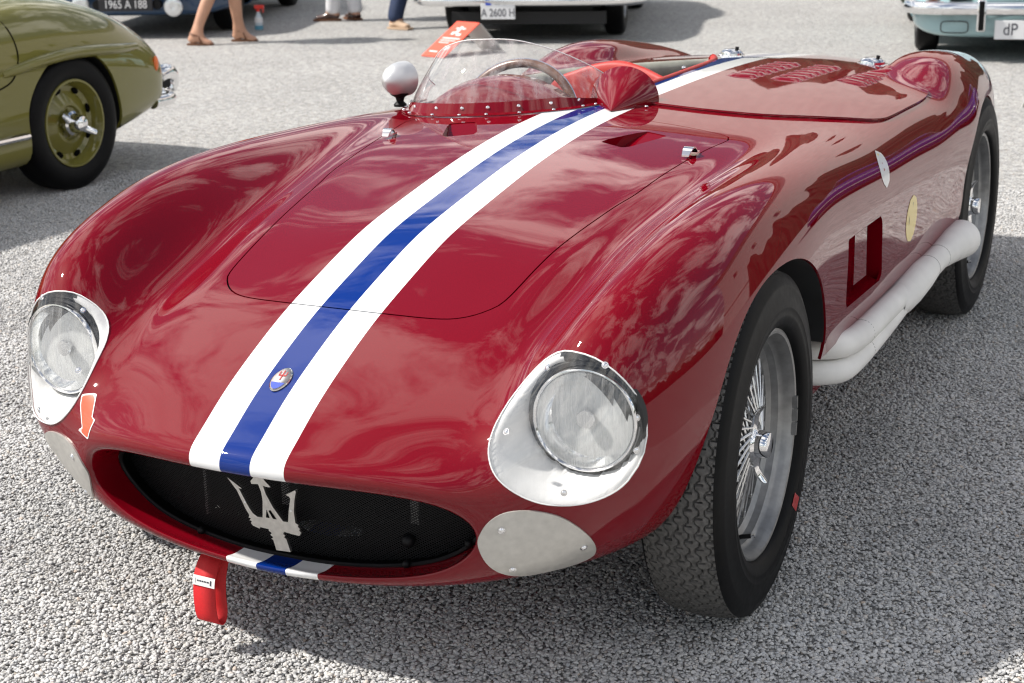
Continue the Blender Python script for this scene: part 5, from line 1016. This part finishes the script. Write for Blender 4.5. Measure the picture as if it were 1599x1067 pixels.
# silver car with two-line plate
C_ = front_car('saloon_car', 'black saloon front with wide chrome bumper and white two-line plate, behind the orange sign', 'car', (-4.236,9.83), (.30,-.954), 'paint_black', zb=.30, nose_z=.50, hood=.80)
bumper(C_, .335, .66, .93, .055, .5, (1,.85)); plate(C_, -.22, .29, -.79, .275, .19, 'plate_white', [('IN', .02, .046, 1), ('A 2600 H', 0, -.046, .78)], .088, 'ink', True)
mb = MB(); mb.box((0,-.58,.19), (1.25,.10,.10)); mb.build('front_valance', 'under_black', C_)
mb = MB(); mb.lathe([(0,0),(-.008,.05),(.01,.085),(.06,.09)], axis='y', seg=32); o = mb.build('head_lamp', 'lamp_clear', C_); o.location = (.5,-.70,.56); o2 = dup(o, C_); o2.location = (-.5,-.70,.56)
# pale blue car, right
D_ = front_car('rear_engined_coupe', 'pale blue coupe front with chrome bumper and white plate in the top right corner', 'car', (-.26,9.74), (.235,-.972), 'paint_pale_blue', zb=.165, nose_z=.40, hood=.72, W=.81, track=.69, rw=.315, wb=2.3)
bumper(D_, .365, .70, .86, .045, .45, (1,1.05)); plate(D_, -.04, .226, -.815, .46, .13, 'plate_white', [('dP 11 43', 0, 0, .85)], .115, 'ink')
for x in (-.365, .29):
    mb = MB(); mb.box((x,-.835,.325), (.062,.05,.22)); o = mb.build('overrider', 'chrome', D_, bevel=.012); mb = MB(); mb.box((x,-.866,.325), (.036,.016,.20)); mb.build('rubber_pad', 'tyre_rubber', o, bevel=.004)
mb = MB(); mb.box((-.665,-.63,.44), (.15,.05,.05)); o = mb.build('indicator_lamp', 'lamp_orange', D_, bevel=.012); o.rotation_euler = (0,0,0); mb = MB(); mb.box((-.50,-.70,.44), (.16,.05,.05)); mb.build('grille_bar', 'black_metal', D_, bevel=.01)
e = [(-.535+.092*np.sign(math.cos(a))*abs(math.cos(a))**.4, .236+.040*np.sign(math.sin(a))*abs(math.sin(a))**.45) for a in np.linspace(0, 2*math.pi, 40)]; mb = MB(); mb.tube([(x, -.735+.14*0-.0+.12*(x*x)-.03, z) for x, z in e], .0045, 6, caps=False); mb.build('cover_seam', 'well_liner', D_)
mb = MB(); mb.tube(crv([(-.80,.40,.26),(-.815,.0,.64),(-.80,-.38,.30)], 8), .014, 8); mb.build('arch_trim', 'chrome', D_)
# royal blue car just outside the frame: its flank shows as the blue line in the red paint
E_ = front_car('blue_car', 'royal blue car parked to the right, mirrored along the flank of the race car', 'car', (2.9,9.8), (.05,-.998), 'paint_blue'); bumper(E_, .42, .70, .74, .035)
# ------------------------------------------------------------------ passers-by, sign, bottle
mat('skin', (.50,.27,.175), .5, vary=.12, vscale=14); mat('sandal_leather', (.16,.07,.035), .55); mat('white_cotton', (.74,.74,.76), .85, vary=.08, vscale=12, bump=.3, bscale=60); mat('brown_leather', (.060,.026,.018), .3, coat=.3); mat('denim', (.018,.034,.085), .8, vary=.3, vscale=60, bump=.3, bscale=300); mat('suede', (.50,.36,.25), .85); mat('linen_dress', (.42,.10,.08), .8); mat('shirt_blue', (.25,.38,.58), .8); mat('shirt_grey', (.30,.31,.33), .8); mat('hair_brown', (.06,.032,.018), .6)
def skin_mesh(name, verts, edges, radii, material, parent=None, root=0, sub=2):
    me = bpy.data.meshes.new(name); me.from_pydata(verts, edges, []); o = bpy.data.objects.new(name, me); COL.objects.link(o); o.modifiers.new('skin', 'SKIN'); sv = me.skin_vertices[0].data
    for i, r in enumerate(radii): sv[i].radius = r if isinstance(r, tuple) else (r, r)
    for v in sv: v.use_root = False
    sv[root].use_root = True; s = o.modifiers.new('sub', 'SUBSURF'); s.levels = s.render_levels = sub
    dg = bpy.context.evaluated_depsgraph_get(); m2 = bpy.data.meshes.new_from_object(o.evaluated_get(dg)); bpy.data.objects.remove(o); m2.polygons.foreach_set('use_smooth', [True]*len(m2.polygons)); m2.materials.clear(); m2.materials.append(MT[material])
    return link(bpy.data.objects.new(name, m2), parent)
def person(name, label, hip, feet, face, top_m, leg_m, leg_cover, shoe, h=1.70):
    """feet: two (x,y,toe angle); face: heading angle; leg_cover: how far trousers reach (1 = ankle, .35 = short skirt)"""
    root = tag(empty(name, (hip[0], hip[1], 0)), label, 'person'); fx, fy = math.cos(face), math.sin(face); lx, ly = -fy, fx; k = h/1.72
    L = lambda f, s, z: (fx*f+lx*s, fy*f+ly*s, z*k)
    V = [L(0,0,.93), L(0,0,1.12), L(.01,0,1.33), L(.01,0,1.45), L(.02,0,1.53), L(.035,0,1.63), L(.03,0,1.70)]; E = [(0,1),(1,2),(2,3),(3,4),(4,5),(5,6)]; Rr = [(.135,.105),(.125,.095),(.14,.10),(.06,.06),(.05,.052),(.078,.092),(.05,.06)]
    for s in (1, -1):
        b = len(V); V += [L(.0,.17*s,1.40), L(-.03,.21*s,1.13), L(.10,.22*s,.92), L(.15,.215*s,.84)]; E += [(2,b),(b,b+1),(b+1,b+2),(b+2,b+3)]; Rr += [.055,.042,.034,(.022,.036)]
    legs = []
    for i, (px, py, ta) in enumerate(feet):
        s = 1 if i == 0 else -1; a = Vector((px-hip[0], py-hip[1], .062)); hp = Vector(L(0,.09*s,.86)); kn = (a+hp)/2; kn.z = .48*k; kn += Vector((fx, fy, 0))*.05; tx_, ty_ = math.cos(ta), math.sin(ta); ca = a.lerp(kn, .62)-Vector((fx, fy, 0))*.012; an = a+Vector((0,0,.025))
        toe = Vector((a.x+tx_*.15, a.y+ty_*.15, .014)); heel = Vector((a.x-tx_*.045, a.y-ty_*.045, .016)); ball = Vector((a.x+tx_*.09, a.y+ty_*.09, .020))
        b = len(V); V += [tuple(hp), tuple(kn), tuple(ca), tuple(an), tuple(ball), tuple(toe), tuple(heel)]; E += [(0,b),(b,b+1),(b+1,b+2),(b+2,b+3),(b+3,b+4),(b+4,b+5),(b+3,b+6)]; Rr += [.082,.056,.057,.038,(.044,.030),(.034,.020),.040]; legs.append((hp, kn, ca, an, ball, toe, heel, (tx_, ty_)))
    body_ = skin_mesh('body', V, E, Rr, 'skin', root)
    up_ = V[0:4]; tv = list(V[:4])+[V[7],V[8],V[11],V[12]]; skin_mesh('shirt', tv, [(0,1),(1,2),(2,3),(2,4),(4,5),(2,6),(6,7)], [(.15,.12),(.142,.112),(.155,.115),(.075,.075),.07,.058,.07,.058], top_m, root, 1)
    mb = MB(); hd_ = Vector(V[5]); mb.sphere(hd_+Vector((-fx*.022,-fy*.022,.035)), .105, 18, 12, (.95,.95,1.05)); mb.build('hair', 'hair_brown', root)
    tv = [V[0]]; te = []; tr_ = [(.15,.125)]
    for hp, kn, ca, an, *_ in legs:
        b = len(tv)
        if leg_cover > .9: tv += [tuple(hp), tuple(kn), tuple(ca), tuple(an+Vector((0,0,.03))), tuple(an+Vector((0,0,-.035)))]; te += [(0,b),(b,b+1),(b+1,b+2),(b+2,b+3),(b+3,b+4)]; tr_ += [.098,.085,.080,.074,.072]
        else: tv += [tuple(hp), tuple(hp.lerp(kn, .8))]; te += [(0,b),(b,b+1)]; tr_ += [.12,.11]
    skin_mesh('trousers' if leg_cover > .9 else 'skirt', tv, te, tr_, leg_m, root, 0, 2)
    for hp, kn, ca, an, ball, toe, heel, (tx_, ty_) in legs:
        if shoe == 'sandal':
            mb = MB(); n = 14; P = []
            for t in np.linspace(-.055, .165, n): w = .024+.012*math.sin(math.pi*min(max((t+.055)/.22, 0), 1)); P.append((t, w))
            W2 = [(heel.x+tx_*(t+.03)-ty_*w, heel.y+ty_*(t+.03)+tx_*w) for t, w in P]+[(heel.x+tx_*(t+.03)+ty_*w, heel.y+ty_*(t+.03)-tx_*w) for t, w in P[::-1]]
            mb.prism(W2, ((0,0,.0),(1,0,0),(0,1,0),(0,0,1)), .014); so_ = mb.build('sandal', 'sandal_leather', root)
            for c0, r0, nrm in ((ball*.6+an*.4, .047, (tx_, ty_, .4)), (an, .046, (tx_*.3, ty_*.3, 1))):
                nv_ = Vector(nrm).normalized(); u = nv_.cross(Vector((0,0,1))).normalized(); w = u.cross(nv_); ring = [c0+(u*math.cos(q)+w*math.sin(q)*.95)*r0 for q in np.linspace(0, 2*math.pi, 24)]; mb = MB(); mb.tube([tuple(v) for v in ring], .006, 6, caps=False); mb.build('sandal_strap', 'sandal_leather', so_)
        else:
            vv = [tuple(an+Vector((0,0,-.015))), tuple(ball+Vector((0,0,.006))), tuple(toe+Vector((tx_*.02, ty_*.02, .010))), tuple(heel)]
            s_ = skin_mesh('shoe', vv, [(0,1),(1,2),(0,3)], [(.048,.046),(.050,.036),(.036,.024),(.042,.042)], shoe, root, 0, 2)
            mb = MB(); P = [(t, .036+.014*math.sin(math.pi*min(max((t+.06)/.26, 0), 1))) for t in np.linspace(-.06, .20, 12)]; W2 = [(heel.x+tx_*(t+.03)-ty_*w, heel.y+ty_*(t+.03)+tx_*w) for t, w in P]+[(heel.x+tx_*(t+.03)+ty_*w, heel.y+ty_*(t+.03)-tx_*w) for t, w in P[::-1]]
            mb.prism(W2, ((0,0,.0),(1,0,0),(0,1,0),(0,0,1)), .018); mb.build('sole', 'suede' if shoe == 'suede' else 'sandal_leather', root)
    return root
FACE_R = math.atan2(.40, .92)
person('person', 'walker with bare legs in brown strap sandals by the dark blue car', (-6.46,8.47), [(-6.61,8.25,FACE_R-.15), (-6.42,8.61,FACE_R-.1)], FACE_R, 'linen_dress', 'linen_dress', .35, 'sandal', 1.68)
person('person', 'person standing in white trousers and dark brown leather shoes', (-6.47,10.48), [(-6.60,10.40,FACE_R+math.pi), (-6.43,10.52,FACE_R+2.2)], FACE_R+math.pi, 'shirt_blue', 'white_cotton', 1, 'brown_leather', 1.78)
person('person', 'person in dark jeans and beige suede shoes stepping past the black saloon', (-5.62,10.05), [(-5.635,9.87,FACE_R-.7), (-5.76,11.6,FACE_R-.3)], FACE_R-.5, 'shirt_grey', 'denim', 1, 'suede', 1.80)
# orange tent-fold sign
RT_ = np.array([cr0[0], cr0[1], 0]); AW_ = np.array([-cr0[1], cr0[0], 0])
mat('sign_orange', (.80,.095,.045), .45, coat=.3); mat('sign_back', (.60,.60,.58), .6)
sg = tag(empty('tent_sign', (-4.42,8.10,0)), 'orange folded tent sign with white lettering standing on the gravel behind the windscreen', 'sign')
W_s = .175*RT_-.16*AW_; S_s = .27*RT_+.28*AW_+np.array([0,0,.225]); A = [np.zeros(3), W_s, W_s+S_s, S_s]; nS = np.cross(W_s, S_s); nS /= np.linalg.norm(nS); nS = nS if nS[2] > 0 else -nS
V = [a+nS*.004 for a in A]+[a-nS*.004 for a in A]; mesh_obj('front_board', V, [(0,1,2,3),(7,6,5,4),(0,3,7,4),(1,5,6,2),(2,6,7,3),(0,4,5,1)], 'sign_orange', sg, smooth=False)
dS = .17*RT_+.10*AW_-np.array([0,0,.225]); Bq = [S_s+dS*.02, W_s+S_s+dS*.02, W_s+S_s+dS, S_s+dS]; V = Bq+[b+np.array([.008,.004,0]) for b in Bq]; mesh_obj('back_board', V, [(0,1,2,3),(7,6,5,4),(0,3,7,4),(1,5,6,2),(2,6,7,3),(0,4,5,1)], 'sign_back', sg, smooth=False)
def board_pt(u, v, lift=.0055): return W_s*u+S_s*v+nS*lift
for u0, u1, v0, v1 in ((.30,.70,.78,.82),(.42,.54,.66,.86),(.30,.42,.62,.70),(.54,.74,.60,.66),(.12,.88,.50,.53),(.12,.80,.44,.46),(.15,.60,.38,.40),(.62,.82,.20,.30),(.15,.5,.12,.15)):
    mesh_obj('sign_print', [board_pt(u0,v0), board_pt(u1,v0), board_pt(u1,v1), board_pt(u0,v1)], [(0,1,2,3)], 'sticker_white', sg, smooth=False)
# grey sign board edge at the right border
s2 = tag(empty('tent_sign', (.30,6.95,0), R(-20)), 'pale grey back of a tent sign at the right border of the picture', 'sign')
for sgn in (1, -1):
    V = [(-.09*sgn,-.13,0),(-.09*sgn,.13,0),(.003*sgn,.13,.26),(.003*sgn,-.13,.26)]; V = V+[(x+.006, y, z) for x, y, z in V]; mesh_obj('board', V, [(0,1,2,3),(7,6,5,4),(0,3,7,4),(1,5,6,2),(2,6,7,3)], 'sign_back', s2, smooth=False)
# spray bottle
mat('bottle_body', (.55,.62,.68), .15, coat=.5); mat('bottle_blue', (.10,.30,.42), .2); mat('trigger_red', (.72,.03,.02), .35)
bt = tag(empty('spray_bottle', (-6.80,9.46,0), R(20)), 'clear spray bottle with red trigger head standing by the blue car wheel', 'bottle')
mb = MB(); mb.lathe([(0,0),(0,.034),(.008,.037),(.075,.036),(.110,.033),(.140,.018),(.155,.014),(.165,.014)], axis='z', seg=24); mb.build('bottle', 'bottle_body', bt); mb = MB(); mb.lathe([(.004,.0378),(.04,.0378)], axis='z', seg=24); mb.build('liquid', 'bottle_blue', bt); mb = MB(); mb.lathe([(.065,.0375),(.110,.0345)], axis='z', seg=24); mb.build('label_band', 'plate_white', bt)
mb = MB(); mb.lathe([(.160,.018),(.182,.018),(.184,.0)], axis='z', seg=16); mb.box((.012,0,.202), (.085,.024,.032)); mb.box((.045,0,.175), (.010,.016,.045)); mb.build('trigger_head', 'trigger_red', bt)
